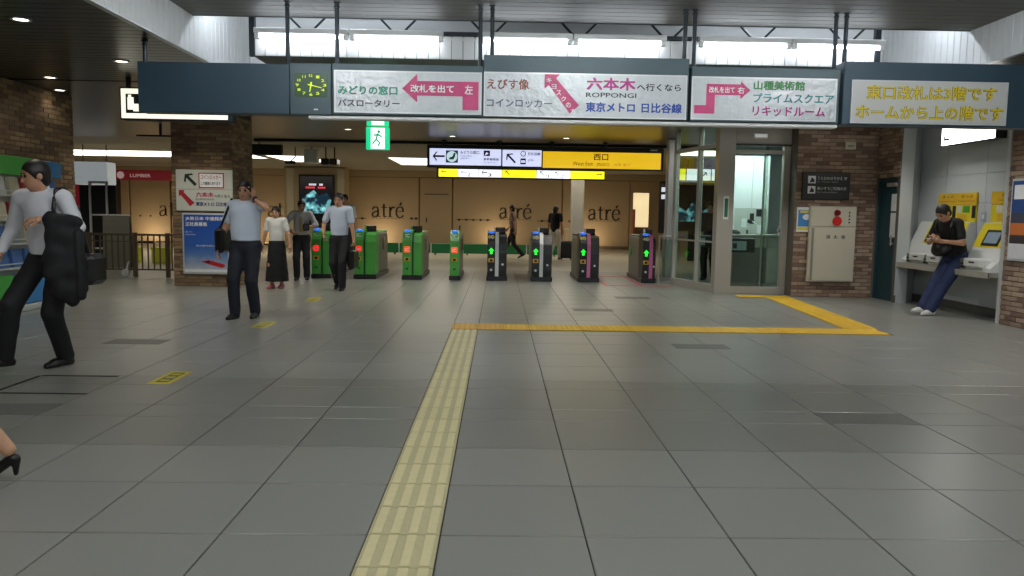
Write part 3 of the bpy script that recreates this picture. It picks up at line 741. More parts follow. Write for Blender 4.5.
# dark square access lids farther back
for k, (x, y) in enumerate(((-3.6, 7.75), (1.35, 10.9), (2.1, 7.9), (2.2, 12.6))):
    tag(box('access_lid', (x - .28, y - .14, 0), (x + .28, y + .14, .002), m_tile_x), 'dark rectangular access lid in the floor, ' + ('left of the phone man', 'behind the yellow line', 'in front of the yellow line', 'near the pink striped gates')[k], 'floor lid', 'dark access lids')

# ================================================================== FAR SHOPFRONT
YA = 31.0
m_beige = M('beige_shutter', (166, 144, 110), .55, var=.06, scale=5, stretch=(1, 1, 8)); m_beige2 = M('beige_beam', (164, 146, 112), .6, var=.05); m_brown = M('dark_brown_letter', (44, 34, 26), .5)
wf = struct(box('wall_far', (-20, YA, 0), (11, YA + .3, Z1), M('dark_reveal', (128, 106, 74), .6)), 'beige shuttered shopfront behind the gates')
seams = [-17.2, -15.6, -14.5, -12.9, -9.7, -7.9, -6.0, -3.15, -1.85, 2.5, 5.2, 6.6]
for a, b in zip(seams[:-1], seams[1:]):
    if (a, b) in ((5.2, 6.6),): continue
    z = .25
    if b - a > 2.5:
        box('shutter', (a + .03, YA - .05, .1), (b - .03, YA + .01, 2.70), m_beige, wf, .01)
    else: box('panel', (a + .03, YA - .07, .0), (b - .03, YA + .01, 2.70), m_beige, wf, .01)
box('beam', (-20, YA - .25, 2.72), (11, YA + .01, Z1), m_beige2, wf)
box('plinth', (-20, YA - .06, 0), (5.2, YA - .02, .12), M('plinth_brown', (92, 76, 58), .5), wf)
box('door_edge', (-2.95, YA - .09, 2.05), (-2.0, YA - .07, 2.08), m_brown, wf)
MB().cyl((-2.87, YA - .1, .95), (-2.87, YA - .1, 1.15), .02).build('door_handle', m_brown, wf)
def ribbon(mb, pts, w, y, th):
    pts = [Vector(p) for p in pts]
    # smooth the polyline
    for _ in range(2):
        q = [pts[0]]
        for a, b in zip(pts[:-1], pts[1:]): q += [a * .75 + b * .25, a * .25 + b * .75]
        pts = q + [pts[-1]]
    L_ = []; R_ = []
    for i, p in enumerate(pts):
        d = (pts[min(i + 1, len(pts) - 1)] - pts[max(i - 1, 0)]).normalized(); n = Vector((-d.y, d.x))
        vert = abs(d.y); ww = w * (.55 + .6 * vert) / 2
        L_.append(p + n * ww); R_.append(p - n * ww)
    for i in range(len(pts) - 1):
        q = [L_[i], R_[i], R_[i + 1], L_[i + 1]]
        mb.prism([(a.x, a.y) for a in q], 1, y, y + th)
def glyph(ch):
    return {'a': (([(.62, .70), (.62, .15)], .16), ([(.62, .18), (.66, .02), (.84, .06)], .1), ([(.62, .68), (.56, .96), (.32, 1.02), (.10, .9), (.1, .74)], .12), ([(.62, .6), (.3, .5), (.04, .36), (.06, .04), (.36, -.04), (.62, .2)], .15)),
            't': (([(.25, 1.32), (.25, .3), (.27, .0), (.52, .06)], .16), ([(.0, .96), (.55, .96)], .14)),
            'r': (([(.2, 1.0), (.2, .0)], .17), ([(.02, .02), (.44, .02)], .1), ([(.02, .97), (.2, .97)], .1), ([(.22, .62), (.34, .9), (.54, 1.02), (.66, .9)], .17)),
            'é': (([(.08, .56), (.74, .56)], .1), ([(.74, .56), (.7, .98), (.32, 1.06), (.06, .8), (.04, .3), (.24, -.04), (.58, -.02), (.76, .2)], .15), ([(.38, 1.2), (.58, 1.46)], .16))}[ch]
def wordmark(x, z, xh, y, label, parent):
    mb = MB(); cx_ = x
    for ch, adv in (('a', .95), ('t', .68), ('r', .78), ('é', .85)):
        for pts, w in glyph(ch): ribbon(mb, [(cx_ + px * xh, z + pz * xh) for px, pz in pts], w * xh, y - .02, .02)
        cx_ += adv * xh
    o = mb.build('wordmark', m_brown, parent); o['label'] = label
    u = MB()
    for k in range(9): u.box((x + k * .115 * xh * 3.3, y - .012, z - .16 * xh), (x + (k * .115 + .07) * xh * 3.3, y, z - .12 * xh))
    o = u.build('tagline', m_brown, parent)
for x, zz in ((-13.35, 1.06), (-9.1, 1.10), (-5.02, 1.14), (.02, 1.17), (3.55, 1.17)):
    wordmark(x, zz, .39, YA - .05, 'dark serif lettering atré on the beige shutter', wf)
for x0, x1, z in ((-14.3, -13.5, 1.04), (-5.85, -5.25, 1.07), (-3.55, -3.2, 1.1), (-1.72, -.3, 1.08), (1.5, 2.3, 1.08), (2.75, 3.0, 1.08)):
    box('dotted_line', (x0, YA - .062, z - .008), (x1, YA - .05, z + .008), m_brown, wf)
    n = max(2, int((x1 - x0) / .27))
    for k in range(n):
        x = x0 + (x1 - x0) * (k + .5) / n; MB().ball((x, YA - .06, z), (.05, .02, .045), 8, 6).build('dot', m_brown, wf)
# floor uplights washing the shutters
for k, x in enumerate((-13.6, -8.8, -4.6, -.1, 3.6)):
    t = thing('wall_washer', 'small warm floor light washing the beige shutter, ' + ('leftmost', 'second from the left', 'middle one', 'second from the right', 'rightmost')[k], 'light', (x, 30.2, 0), 0, 'wall washers')
    box('housing', (-.3, -.06, 0), (.3, .06, .07), m_ink, t, .01)
    box('lens', (-.27, -.03, .07), (.27, .045, .075), M('warm_lens', (255, 210, 140), .4, emit=2.5), t)
    la = bpy.data.lights.new('washer_lamp', 'AREA'); la.shape = 'RECTANGLE'; la.size = .5; la.size_y = .06; la.energy = 14; la.color = (1, .80, .54)
    lo = link(bpy.data.objects.new('lamp', la), t); lo.location = (0, 0, .09); lo.rotation_euler = (R(180 - 25), 0, 0)
# lit doorway in the right of the shopfront
rc = struct(MB().box((5.2, YA - .05, 0), (5.32, YA + .01, 2.7)).box((5.32, YA - .05, 2.25), (6.6, YA + .01, 2.7)).box((5.95, YA - .05, 0), (6.6, YA + .01, 2.25)).build('door_2', m_beige), 'open doorway with warm light in the shopfront')
box('lit_room', (5.30, YA - .02, .9), (5.98, YA, 2.25), M('lit_warm_room', (255, 222, 172), .5, emit=.9, var=.2, scale=3), rc)
box('door_leaf', (5.28, YA - .4, 0), (5.36, YA - .06, 1.6), M('orange_brown_door', (160, 96, 48), .5), rc)
# low green barriers
m_bar = M('barrier_green', (14, 108, 58), .4, var=.05)
for k in range(7):
    x0 = -5.2 + k * 1.02
    t = thing('low_barrier', 'low green barrier panel behind the gates, ' + ('first', 'second', 'third', 'fourth', 'fifth', 'sixth', 'seventh')[k] + ' from the left', 'barrier', (x0, 24.9, 0), 0, 'low green barriers')
    box('panel', (0, 0, .05), (.98, .06, .36), m_bar, t, .01)
    for x in (.1, .85): box('foot', (x, -.1, 0), (x + .04, .16, .05), m_gb, t)
    box('joint_strip', (.985, 0, .06), (1.012, .05, .36), m_alu, t)
# steel column behind the gates
t = thing('steel_column', 'slim mirror-steel column in front of the shutters', 'column', (2.5, 25.0, 0))
box('shaft', (-.2, -.2, 0), (.2, .2, Z1), m_steel, t, .04); box('collar', (-.22, -.22, 0), (.22, .22, .12), m_steel, t, .02)
MB().ball((.0, -.22, 2.5), .06).build('spotlight', M('small_lit_bulb', (255, 246, 220), .4, emit=1.5), t)
# advertising pillar with screen
t = thing('screen_pillar', 'beige pillar with a black advertising screen behind the men', 'pillar', (-6.7, 29.0, 0))
box('pillar_body', (-1.25, .05, 0), (1.0, .8, Z1), m_beige2, t, .03); 
for x in (-1.15, .7): box('pilaster', (x, 0, 0), (x + .28, .2, 2.9), M('cream_pilaster', (178, 168, 140), .6), t, .02)
box('bezel', (-.68, -.08, .75), (.62, .06, 2.66), m_ink, t, .02)
def screen_mat(name, c1, c2, s):
    if name in MATS: return MATS[name]
    m = M(name, (6, 8, 14), .2, var=0, emit=1.0); nt = m.node_tree; N = nt.nodes; L = nt.links; b = N['Principled BSDF']
    tc = N.new('ShaderNodeTexCoord'); wv = N.new('ShaderNodeTexNoise'); wv.inputs['Scale'].default_value = s; wv.inputs['Detail'].default_value = 4
    cr = N.new('ShaderNodeValToRGB'); cr.color_ramp.elements[0].position = .48; cr.color_ramp.elements[1].position = .72
    cr.color_ramp.elements[0].color = C(*c1); cr.color_ramp.elements[1].color = C(*c2)
    L.new(tc.outputs['Object'], wv.inputs[0]); L.new(wv.outputs['Fac'], cr.inputs[0]); L.new(cr.outputs[0], b.inputs['Emission Color']); return m
scr = box('screen', (-.62, -.09, .9), (.56, -.07, 2.6), M('screen_black', (6, 8, 14), .2, emit=.3), t)
shape([(-.46, 1.25), (.40, 1.25), (.52, 1.75), (.36, 2.02), (.06, 1.9), (-.12, 2.1), (-.36, 1.95), (-.56, 1.8)], screen_mat('screen_teal_glow', (10, 40, 54), (150, 240, 245), 4.0), scr, front(-.094), 'picture')
for k, (a, b, z, m) in enumerate(((-.30, .05, 2.30, M('screen_white', (220, 224, 240), .4, emit=.8)), (.08, .26, 2.30, M('screen_white')), (-.42, .0, 2.19, M('screen_red', (220, 60, 80), .4, emit=.8)), (.03, .34, 2.19, M('screen_red')))):
    for j in range(int((b - a) / .07)): box('print_stroke', (a + j * .07, -.096, z - .035), (a + j * .07 + .055, -.092, z + .035), m, scr)
# shops seen at the left beyond the railing
t = thing('shop_fascia', 'dark red shop fascia with white emblem beyond the railing', 'shop sign', (0, 28.9, 0))
m_redf = M('dark_red_fascia', (146, 24, 40), .45, var=.05, emit=.12)
box('board', (-14.6, 0, 2.35), (-10.9, .2, 2.72), m_redf, t, .02)
MB().cyl((-13.85, -.02, 2.53), (-13.85, .02, 2.53), .13, n=20).build('emblem', M('fascia_white', (230, 200, 200), .5, emit=.2), t)
lettering('LUMBER', -13.5, -12.75, 2.46, 2.58, M('fascia_white'), t, front(-.02), .02)
box('side_banner', (-15.6, .1, 1.4), (-14.6, .2, 2.35), m_redf, t)
t = thing('shop_pillar', 'dark shop pillar under the red fascia', 'pillar', (-14.2, 28.6, 0))
box('shaft', (-.25, 0, 0), (.25, .5, 2.35), M('dark_shop_brown', (38, 28, 24), .5), t, .02); box('base', (-.28, -.03, 0), (.28, .53, .15), m_ink, t)
t = thing('hanging_light_box', 'pale square light box hanging beyond the railing', 'light box', (-10.5, 20.3, 0))
box('box_body', (-.45, 0, 1.92), (.42, .5, 2.50), M('pale_box', (190, 200, 204), .5, emit=.35), t, .02)
for x in (-.3, .3): MB().cyl((x, .25, 2.5), (x, .25, Z1), .012).build('hanger', m_post, t)
t = thing('display_frame', 'tall black display panel in a white frame beyond the railing', 'display stand', (-9.45, 18.6, 0))
box('panel', (-.45, .02, .05), (.40, .06, 1.85), m_ink, t); m_fr = M('pale_frame', (222, 222, 216), .4)
for a, b in (((-.22, -.01, .05), (-.17, .05, 1.95)), ((.17, -.01, .05), (.22, .05, 1.95)), ((-.17, -.01, 1.9), (.17, .05, 1.95)), ((-.17, -.01, 1.14), (.17, .05, 1.18)), ((-.17, -.01, .35), (.17, .05, .39))): box('frame', a, b, m_fr, t)
box('foot', (-.5, -.2, 0), (.45, .3, .05), m_gb, t)
t = thing('folding_board', 'grey folding sign board standing behind the railing', 'sign board', (-8.55, 17.6, 0))
MB().prism([(-.12, 0), (-.06, 1.16), (-.03, 1.16), (-.06, 0)], 0, -.28, .30).build('board', M('olive_board', (120, 120, 104), .6), t)
MB().prism([(.10, 0), (.0, 1.14), (.03, 1.14), (.14, 0)], 0, -.28, .30).build('board', M('olive_board'), t); box('top_edge', (-.3, -.07, 1.16), (.32, .03, 1.185), m_fr, t)
for k, (x, y, m) in enumerate(((-9.1, 19.5, 'crate_yellow'), (-8.3, 19.3, 'crate_yellow'))):
    t = thing('floor_crate', 'bright yellow-green crate on the floor behind the railing, ' + ('left one', 'right one')[k], 'crate', (x, y, 0), 0, 'yellow crates behind the railing')
    box('tub', (-.2, -.15, 0), (.2, .15, .34), M(m, (196, 196, 60), .5, emit=.05), t, .02); box('rim', (-.22, -.17, .34), (.22, .17, .38), M(m), t, .01)
# ---- railing
t = thing('metal_railing', 'dark brown metal railing between the brick wall and the column', 'railing', (0, 15.2, 0))
m_rail = M('dark_brown_metal', (96, 82, 64), .45, metal=.3)
MB().box((-9.2, -.02, .80), (-5.6, .02, .84)).build('top_rail', m_rail, t); MB().box((-9.2, -.015, .13), (-5.6, .015, .16)).build('bottom_rail', m_rail, t); MB().box((-9.2, -.015, .68), (-5.6, .015, .70)).build('middle_rail', m_rail, t)
bar = MB().box((-.011, -.011, .16), (.011, .011, .80)).mesh('bar', m_rail); x = -9.1
while x < -5.65: inst('bar', bar, t, (x, 0, 0)); x += .115
post = MB().bev((-.035, -.035, 0), (.035, .035, .86), .006).mesh('post', m_rail)
for x in (-8.75, -7.92, -7.05, -6.42, -5.72): inst('post', post, t, (x, 0, 0))
MB().cyl((-7.2, -.12, .09), (-7.2, -.06, .09), .07, n=14).cyl((-7.2, -.12, .07), (-7.17, -.02, .3), .015).build('caster', m_alu, t)
# ---- ceiling hung boxes and cameras
t = thing('ceiling_speaker_box', 'white box hung from the ceiling behind the men', 'box', (-4.8, 20, 0))
box('box_body', (-.17, 0, 2.55), (.16, .3, 2.9), m_white, t, .01); MB().cyl((0, .15, 2.88), (0, .15, Z1), .02).build('hanger', m_post, t)
for k, x in enumerate((-4.42, -4.2)):
    t = thing('security_camera', ('dark security camera next to the white ceiling box', 'dark security camera farther right of the white ceiling box')[k], 'camera', (x, 20, 0), 0, 'ceiling cameras')
    box('camera_body', (-.1, -.1, 2.5), (.09, .3, 2.66), m_smoke, t, .02); MB().cyl((0, .05, 2.64), (0, .05, Z1), .018).build('bracket', m_ink, t); MB().cyl((0, -.14, 2.58), (0, -.09, 2.58), .05).build('camera_lens', m_ink, t)
t = thing('dark_sign_box', 'unlit dark sign box hanging right of the brick column', 'sign', (-5.8, 19.0, 0))
box('housing', (-.6, 0, 2.66), (.55, .15, 2.91), m_ink, t, .01); MB().cyl((0, .07, 2.9), (0, .07, Z1), .02).build('hanger', m_post, t)
t = thing('bullet_camera', 'small black camera under the ceiling right of the brick column', 'camera', (-5.35, 20.2, 0))
box('camera_body', (-.14, -.05, 2.52), (.12, .05, 2.6), m_ink, t, .02); MB().tube([(0, 0, 2.6), (.12, 0, 2.7), (.12, 0, Z1)], .015).build('bracket', m_ink, t)
t = thing('sprinkler_bar', 'short black fixture under the ceiling left of the brick column', 'fixture', (-6.6, 15.2, 0))
box('bar', (-.35, -.03, 2.70), (.30, .03, 2.73), m_ink, t); MB().cyl((.1, 0, 2.72), (.1, 0, Z1), .025).build('stem', m_ink, t)

# ================================================================== GLASS OFFICE ON THE RIGHT
of = struct(MB().box((3.78, 13.47, 0), (4.06, 13.72, Z1)).build('wall_office', m_steel), 'brushed steel frame of the glass office')
box('header', (4.06, 13.49, 2.60), (5.03, 13.66, Z1), m_steel, of, .01); box('header_rail', (4.06, 13.47, 2.57), (5.03, 13.5, 2.60), M('dark_seam', (60, 60, 56), .5), of)
box('kick_plate', (4.06, 13.5, 0), (5.03, 13.62, .13), m_steel, of, .01); box('jamb', (4.92, 13.5, .13), (5.03, 13.62, 2.60), m_steel, of, .01); box('transom', (4.06, 13.52, 2.44), (4.92, 13.6, 2.50), m_steel, of)
w1 = struct(box('window_1', (4.06, 13.55, .13), (4.66, 13.565, 2.57), m_glass), 'clear glass front of the office')
w2 = struct(box('window_2', (4.60, 13.58, .13), (4.93, 13.595, 2.57), glass_mat('greenish_glass', (216, 228, 222))), 'sliding glass door panel of the office'); box('door_edge', (4.60, 13.575, .13), (4.625, 13.60, 2.57), m_steel, w2)
MB().cyl((4.89, 13.56, 1.12), (4.89, 13.50, 1.12), .03).box((4.87, 13.5, 1.05), (4.91, 13.52, 1.20)).build('door_lock', m_alu, w2)
# slanting glass side
A, B = Vector((3.84, 13.62)), Vector((3.44, 15.25)); n2 = Vector((B.y - A.y, A.x - B.x)).normalized() * .006
def side(t): p = A + (B - A) * t; return (p.x, p.y)
w3 = struct(MB().prism([(A.x - n2.x, A.y - n2.y), (A.x + n2.x, A.y + n2.y), (B.x + n2.x, B.y + n2.y), (B.x - n2.x, B.y - n2.y)], 2, .13, Z1).build('window_3', m_glass), 'slanting glass side of the office')
for t_ in (.42, .97):
    p = side(t_); MB().bev((p[0] - .045, p[1] - .045, 0), (p[0] + .045, p[1] + .045, Z1), .01).build('mullion', m_steel, w3)
MB().prism([(A.x - .05, A.y), (A.x + .05, A.y), (B.x + .05, B.y), (B.x - .05, B.y)], 2, 0, .14).build('kick_plate', m_steel, w3)
MB().prism([(A.x - .04, A.y), (A.x + .04, A.y), (B.x + .04, B.y), (B.x - .04, B.y)], 2, 2.55, 2.62).build('transom', m_steel, w3)
MB().prism([(A.x - .02, A.y), (A.x + .02, A.y), (B.x + .02, B.y), (B.x - .02, B.y)], 2, .88, .91).build('handrail', m_steel, w3)
t = thing('notice_strip', 'small green and white strip notice on the steel office post', 'notice', (3.93, 13.46, 0))
box('plate', (-.045, 0, 1.30), (.045, .01, 1.70), m_white, t, .003); box('print', (-.03, -.003, 1.34), (.03, .001, 1.66), M('notice_green', (40, 112, 84), .5), t)
t = thing('emergency_lamp', 'white emergency lamp on the steel header of the office', 'light', (4.48, 13.48, 0))
box('lamp_body', (-.12, -.03, 2.70), (.12, .012, 2.78), m_white, t, .01); box('lamp_lens', (-.10, -.034, 2.715), (.10, -.029, 2.765), M('pale_lens', (240, 244, 240), .3, emit=.25), t)
t = thing('door_sensor', 'black sensor box behind the office glass', 'sensor box', (4.32, 13.66, 0))
box('sensor_body', (-.23, .02, .72), (.22, .14, .98), m_ink, t, .02); box('sensor_label', (-.20, .012, .76), (.06, .021, .92), M('sensor_grey', (150, 164, 172), .5), t); box('sensor_mark', (-.18, .006, .79), (-.11, .013, .88), m_ink, t)
t = thing('gate_sensor', 'second black box behind the slanting office glass', 'sensor box', (3.78, 14.3, 0))
box('sensor_body', (-.12, 0, .78), (.14, .10, 1.0), m_ink, t, .02); box('sensor_label', (-.10, -.006, .82), (.03, .001, .95), M('sensor_grey'), t)
# inside
wo = struct(MB().box((5.03, 13.5, 0), (6.6, 13.56, Z1)).box((4.95, 17.2, 0), (7.2, 17.3, Z1)).box((7.1, 13.5, 0), (7.2, 17.2, Z1)).build('wall_office_inner', M('office_wall', (176, 184, 182), .6, var=.03)), 'pale wall of the office')
t = thing('office_cabinet', 'tall white cabinet inside the glass office', 'cabinet', (4.42, 15.0, 0))
box('carcass', (0, 0, 1.02), (.78, .5, 2.52), m_panelw, t, .006)
for a, b in (((.005, -.012, 1.03), (.44, .0, 2.51)), ((.45, -.012, 1.03), (.775, 0, 2.51))): box('door', a, b, m_white, t, .004)
box('notice_board', (.12, -.02, 1.05), (.76, -.013, 1.52), M('cork_pale', (186, 190, 180), .6), t)
for a, b, m in (((.36, 1.02), (.40, 1.10), m_ink), ((.42, 1.22), (.50, 1.42), m_ink), ((.54, 1.36), (.66, 1.50), m_ink), ((.26, 1.15), (.36, 1.32), m_white), ((.56, 1.05), (.68, 1.2), m_white)): box('pinned_sheet', (a[0], -.026, a[1]), (b[0], -.021, b[1]), m, t)
t = thing('office_counter', 'grey office counter with drawers behind the glass', 'counter', (4.36, 14.45, 0))
m_ctr = M('counter_grey', (150, 150, 138), .5)
box('worktop', (-.02, -.03, .98), (1.35, .5, 1.03), m_ctr, t, .008); box('carcass', (.0, 0, .1), (1.33, .48, .98), m_ctr, t); box('drawer_front', (.02, -.012, .80), (.64, 0, .96), M('drawer_grey', (166, 166, 152), .5), t); box('drawer_front', (.67, -.012, .80), (1.3, 0, .96), M('drawer_grey'), t); box('door', (.02, -.012, .12), (.64, 0, .78), M('counter_dark', (92, 92, 84), .5), t); box('door', (.67, -.012, .12), (1.3, 0, .78), M('drawer_grey'), t)
for x in (.33, .98): MB().cyl((x, -.03, .93), (x, -.012, .93), .012).build('knob', m_ink, t)
t = thing('desk_telephone', 'black desk telephone on the office counter', 'telephone', (4.44, 14.6, 1.03))
MB().prism([(-.1, 0), (.1, 0), (.1, .07), (-.1, .03)], 0, -.08, .08).build('phone_base', m_ink, t); MB().cyl((-.06, -.02, .09), (-.06, .14, .09), .022).build('handset', m_ink, t)
t = thing('desk_fan_lamp', 'white desk lamp with curved neck on the office counter', 'lamp', (4.86, 14.6, 1.03))
MB().cyl((0, 0, 0), (0, 0, .02), .06).build('base', m_white, t); MB().tube([(0, 0, .02), (.02, 0, .12), (-.02, 0, .2), (-.1, 0, .24)], .01).build('neck', m_white, t); MB().ball((-.14, 0, .24), (.05, .05, .04)).build('lamp_head', m_ink, t, True)
t = thing('office_ceiling_lamp', 'ceiling lamp inside the glass office', 'light', (4.75, 14.2, Z1))
box('housing', (-.6, -.15, -.05), (.6, .15, 0), m_white, t, .01); box('diffuser', (-.57, -.12, -.056), (.57, .12, -.05), M('office_lamp_diffuser', (245, 250, 250), .4, emit=70, ecol=(240, 248, 255)), t)
# tall narrow advertising screen and steel screen post left of the office
t = thing('side_screen', 'narrow black advertising screen seen edge-on beside the office', 'screen', (3.68, 17.35, 0), R(-68))
box('bezel', (-.25, 0, .95), (.28, .10, 2.12), m_ink, t, .03); box('screen', (-.21, -.005, 1.02), (.24, .0, 2.05), M('screen_black'), t)
for z in (1.72, 1.88): box('picture', (-.12, -.008, z), (.14, -.004, z + .1), M('screen_white'), t)
box('stand', (-.05, .02, 0), (.06, .08, .96), m_steel, t); box('foot', (-.25, -.1, 0), (.25, .2, .03), m_steel, t)
t = thing('steel_post', 'stainless steel post between the last gate and the office', 'post', (3.58, 16.4, 0))
box('shaft', (-.08, -.08, 0), (.08, .08, Z1), m_steel, t, .03); box('collar', (-.1, -.1, 0), (.1, .1, .06), m_steel, t, .02)
t = thing('glass_barrier', 'low glass and steel barrier between the last gate and the office', 'barrier', (3.2, 15.4, 0))
box('pane', (.02, .02, .12), (.30, .032, .88), m_glass, t)
for x in (0, .32): MB().cyl((x, .025, 0), (x, .025, .95), .02).build('post', m_steel, t)
MB().cyl((0, .025, .94), (.32, .025, .94), .02).build('handrail', m_steel, t)
# sign and screen seen through the slanting glass
t = thing('inner_gate_sign', 'lit yellow and white arrow sign seen through the office glass', 'sign', (0, 22, 0))
box('frame', (4.93, .01, 2.33), (6.3, .12, 2.71), m_ink, t)
for x0, x1, m in ((4.95, 5.24, m_yl2), (5.27, 5.6, m_lw), (5.62, 5.95, m_lw), (5.98, 6.28, m_lw)):
    f = box('lit_field', (x0, 0, 2.36), (x1, .012, 2.68), m, t)
    if x0 > 5.5: thin_arrow(m_ink, f, front(-.004), x0 + .15, 2.53, .18, 45)
MB().cyl((5.3, .06, 2.7), (5.3, .06, Z1), .03).build('hanger', m_post, t)
t = thing('inner_yellow_sign', 'plain yellow sign hanging behind the office glass', 'sign', (5.6, 19.0, 0))
box('panel', (-.12, 0, 2.5), (.32, .06, 2.87), M('amber_sign', (204, 160, 40), .5, emit=.35), t, .006); MB().cyl((.1, .03, 2.86), (.1, .03, Z1), .02).build('hanger', m_post, t)
t = thing('inner_screen', 'dark poster screen with teal picture seen through the office glass', 'screen', (5.85, 23.5, 0))
box('bezel', (-.6, 0, .9), (.65, .08, 2.3), m_ink, t, .02); s_ = box('screen', (-.55, -.01, .95), (.6, 0, 2.25), M('screen_black'), t)
shape([(-.4, 1.2), (.45, 1.2), (.5, 1.6), (.2, 1.5), (.0, 1.8), (-.2, 1.5), (-.45, 1.65)], screen_mat('screen_teal_glow', 0, 0, 0), s_, front(-.014), 'picture'); box('stand', (-.1, .02, 0), (.1, .07, .95), m_ink, t)
struct(box('wall_far_right', (6.9, 17.3, 0), (7.1, 31, Z1), m_beige2), 'beige wall on the right beyond the gates')

# ================================================================== RIGHT BRICK WALL FITTINGS
P = front(-.004)
t = thing('hydrant_cabinet', 'beige fire hydrant cabinet with red lamp on the brick wall', 'cabinet', (5.32, 13.105, 0))
m_hyd = M('hydrant_beige', (196, 190, 170), .45, var=.03)
box('carcass', (-.06, 0, .265), (.73, .07, 1.55), m_hyd, t, .01)
dr = box('door', (.0, -.015, .285), (.72, .0, 1.19), m_hyd, t, .006); box('upper_panel', (-.04, -.015, 1.21), (.72, 0, 1.535), m_hyd, t, .006)
for k, ch in enumerate('消火栓'): lettering(ch, .22 + .13 * k, .29 + .13 * k, 1.00, 1.07, m_ink, dr, front(-.018), .01)
m_sig = M('signal_red', (190, 30, 36), .3, emit=.08)
MB().cyl((.39, -.06, 1.44), (.39, -.01, 1.44), .045, .055, 16).build('lamp', M('signal_dark_red', (120, 20, 26), .2), t); MB().cyl((.39, -.045, 1.30), (.39, -.01, 1.30), .075, n=20).cyl((.39, -.055, 1.30), (.39, -.044, 1.30), .035, n=16).build('call_button', m_sig, t)
for k in range(4): MB().cyl((.60, -.03, 1.28 + .055 * k), (.60, -.01, 1.28 + .055 * k), .012).build('indicator', m_ink, t)
box('mark', (.52, -.018, 1.33), (.54, -.012, 1.39), m_hyd, t); box('hinge', (-.02, -.03, .30), (.01, -.01, 1.18), M('hinge_grey', (140, 138, 126), .4), t)
t = thing('wall_notice', 'small blue and white poster left of the hydrant cabinet', 'poster', (5.06, 13.17, 0))
box('sheet', (0, 0, 1.11), (.33, .012, 1.53), m_white, t); box('picture', (.02, -.003, 1.2), (.31, .001, 1.48), M('poster_blue', (60, 130, 190), .5), t); MB().ball((.165, -.004, 1.36), (.07, .004, .05)).build('picture', m_white, t); box('caption', (.02, -.003, 1.14), (.31, .001, 1.19), M('poster_yellow', (214, 200, 70), .5), t); box('caption', (.05, -.006, 1.43), (.28, -.001, 1.47), M('poster_yellow'), t)
t = thing('wall_sign', 'dark charcoal sign with two white icon lines above the hydrant cabinet', 'sign', (5.12, 13.15, 0))
box('plate', (0, 0, 1.66), (.81, .035, 2.12), M('charcoal_plate', (40, 42, 42), .45), t, .006)
for z, a, b, c in ((1.93, 'うらかわのりかえ 3F', 'JR Transfer Gates', 'person'), (1.76, '車いすでご利用の方', 'For wheelchairs', 'chair')):
    ic = box('icon_tile', (.09, -.004, z), (.22, .001, z + .125), m_inkw, t)
    shape([(.115, z + .02), (.195, z + .02), (.195, z + .06), (.15, z + .105), (.135, z + .06)], M('charcoal_plate'), ic, front(-.007), 'icon')
    lettering(a, .25, .75, z + .06, z + .115, m_inkw, t, P); lettering(b, .25, .60, z + .012, z + .04, M('dim_white_ink', (170, 174, 172), .6), t, P)
t = thing('wall_plate', 'small pale plate high on the brick wall', 'plate', (5.83, 13.17, 0))
box('plate', (0, 0, 2.51), (.17, .012, 2.63), M('pale_plate', (190, 188, 160), .5), t); box('print', (.03, -.003, 2.55), (.14, .001, 2.58), M('hinge_grey'), t)
t = thing('pier_poster', 'framed poster with blue top and orange sunset on the right brick pier', 'poster', (6.585, 9.28, 0))
box('frame', (-.03, 0, .84), (.0, .63, 1.88), m_alu, t, .006)
for z0, z1, m in ((1.45, 1.85, M('poster_deep_blue', (44, 78, 140), .4)), (1.32, 1.45, M('poster_slate', (72, 72, 90), .4)), (1.17, 1.32, M('poster_orange', (206, 116, 60), .4)), (1.06, 1.17, M('poster_dusk', (60, 52, 56), .4)), (.87, 1.06, M('poster_white', (220, 220, 224), .4))): box('picture', (-.034, .03, z0), (-.03, .60, z1), m, t)
box('caption', (-.038, .3, 1.62), (-.034, .56, 1.80), m_inkw, t)

